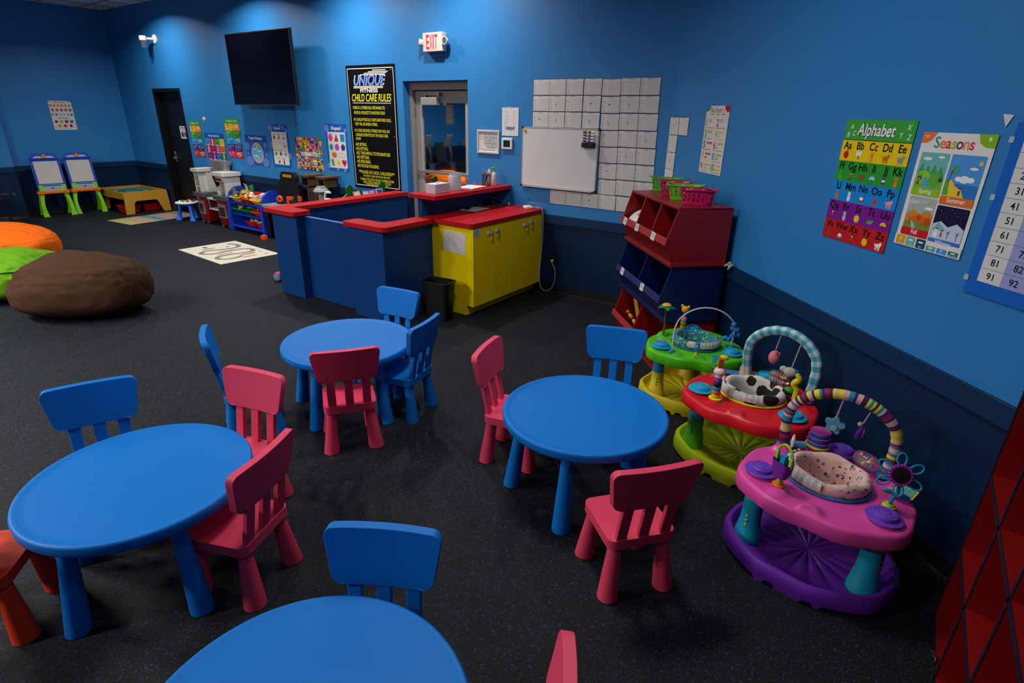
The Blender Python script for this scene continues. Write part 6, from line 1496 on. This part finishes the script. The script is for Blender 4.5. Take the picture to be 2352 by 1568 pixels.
MB().tube([(.15, -.08, .0), (.15, -.08, .80), (.16, -.08, .84), (.19, -.08, .865), (.27, -.08, .87)], .016, WHITE, 12).tube([(.15, -.08, .77), (.26, -.08, .78)], .016, WHITE, 12).build('white_pipe', t)

# ------------------------------------------------------------------ book rack with green figure ends
t = thing('book_rack', 'book rack with green person shaped ends behind the left half wall', 'book rack', (-5.86, 5.0, 0), 90)
GN = mat('#0c6c24', .45); head = [(.055 * cos(radians(q)), .975 + .055 * sin(radians(q))) for q in range(-50, 231, 20)]
prs = [(.20, 0), (.20, .80), (.14, .87), (.07, .91)] + head + [(-.07, .91), (-.14, .87), (-.20, .80), (-.20, 0)]
for x in (-.27, .27): MB().prism(prs, -.01, .01, GN, T(x, 0, 0) @ R(90, 'X') @ R(0)).build('figure_end', t, bevel=.004)
for k, z in enumerate((.25, .5, .75)): MB().box(-.25, .25, -.11 + .0 * k, -.1, z, z + .10, plastic(['#c83c2c', '#2c6cc8', '#d8b82c'][k])).box(-.25, .25, -.11, .08, z, z + .01, GN).build('shelf', t)
for k, (x, c, c2, tilt) in enumerate(((-.175, '#d8842c', '#e8e0d0', -5), (-.055, '#2c6ca8', '#cfdbe4', 4), (.065, '#6c4ca0', '#b8b4d8', -4), (.18, '#b8c4cc', '#5c3c9c', 4))):
    a = Art(.112, .17, c, .012); a.rect(.01, .015, .09, .05, c2, 1); a.ell(.055, .11, .035, .03, c2, 1); a.rect(.015, .15, .08, .008, '#28303c', 1)
    o = a.mb.build('picture_book'); o.location = (-5.83 + .02 * (k % 2), 5.0 + x, .868); o.rotation_euler = (radians(-16), radians(tilt), radians(90))
    tag(o, 'picture book with %s cover standing in the green ended rack' % ('an orange', 'a blue', 'a purple', 'a pale grey')[k], 'book', 'picture books in the rack')

# ------------------------------------------------------------------ gym bikes along the left wall (one cut off by the photo's left edge, others seen in the door glass)
def bike(x, y, rz, label, full=True):
    t = thing('exercise_bike' if full else 'gym_seat', label, 'exercise bike' if full else 'gym machine', (x, y, 0), rz, 'exercise bikes along the left wall' if full else None)
    DG = mat((.02, .021, .023), .45); SV = mat((.32, .33, .34), .35, metal=.7)
    MB().box(-.28, .28, -.62, -.54, 0, .07, DG).box(-.28, .28, .62, .70, 0, .07, DG).box(-.06, .06, -.58, .66, .05, .13, DG).build('base', t, bevel=.01)
    if full:
      MB().prism([(-.10, .12), (.36, .12), (.5, .3), (.44, .56), (.2, .62), (-.02, .42)], -.10, .10, DG, Matrix(((0, 0, 1, 0), (1, 0, 0, .12), (0, 1, 0, 0), (0, 0, 0, 1)))).build('drive_housing', t, bevel=.02)
      MB().tube(bez([(0, .50, .55), (0, .52, .8), (0, .46, 1.02)], 5), .04, DG, 12).build('mast', t)
      c = MB().box(-.12, .12, -.03, .03, -.17, .17, SV, R(-25, 'X')).build('console', t, bevel=.02); c.location = (0, .42, 1.17)
      MB().box(-.085, .085, -.034, -.028, -.02, .12, mat('#24344c', .15), R(-25, 'X')).box(-.07, .07, -.034, -.028, -.13, -.06, mat('#6a7480', .4), R(-25, 'X')).build('display', c)
      MB().tube(bez([(-.2, .26, 1.08), (-.16, .40, 1.02), (0, .45, 1.0), (.16, .40, 1.02), (.2, .26, 1.08)], 6), .016, DG, 10).build('handlebar', t)
    MB().prism(rrect(.42, .40, .1), .42, .50, DG, T(0, -.34, 0)).build('seat', t, bevel=.02)
    MB().prism([(x_, z_ + .78) for x_, z_ in rrect(.44, .56, .13)], -.04, .04, DG, T(0, -.58, 0) @ R(96, 'X')).build('backrest', t, bevel=.02)
    MB().tube([(0, -.5, .1), (0, -.42, .42)], .05, SV, 12).build('seat_post', t)
    for sx in (-1, 1):
        h_ = MB().tube(bez([(sx * .20, -.52, .44), (sx * .30, -.45, .46), (sx * .32, -.25, .47), (sx * .32, -.05, .49)], 5), .016, SV, 10).build('side_handle', t)
        MB().cone((sx * .32, -.16, .48), (sx * .32, .0, .50), .024, .028, DG, 12).build('grip', h_)
        MB().box(sx * .12, sx * .22, .26, .36, .24 + .1 * sx, .27 + .1 * sx, DG).build('pedal', t, bevel=.006)
bike(-12.38, 2.70, -90, 'black padded gym seat with a silver side handle, cut off by the left edge', False)
bike(-11.85, -1.0, -90, 'black exercise bike reflected at the left of the door glass')
bike(-11.75, -1.75, -90, 'black exercise bike with a grey console reflected in the door glass')
bike(-11.75, -2.6, -90, 'black exercise bike reflected at the right of the door glass')
a = Art(.32, .58, '#c8c4b0')
for i, c in enumerate(['#c8544c', '#d8a84c', '#8cb85c', '#5c9cc0', '#c87c5c', '#c8c05c', '#7c9c6c', '#c86c5c', '#d0b870', '#b05c50']): a.rect(.02, .04 + .053 * i, .28, .032, c, 1)
a.build('striped_poster', 'poster of coloured stripes on the left wall, reflected in the door glass', 'poster', (LEFT + .164, -3.9, 1.84), 90)
bean('orange bean bag reflected low in the door glass', -10.3, -.45, 10, .6, .5, .45, '#f07008', 3.3, .38, .012)
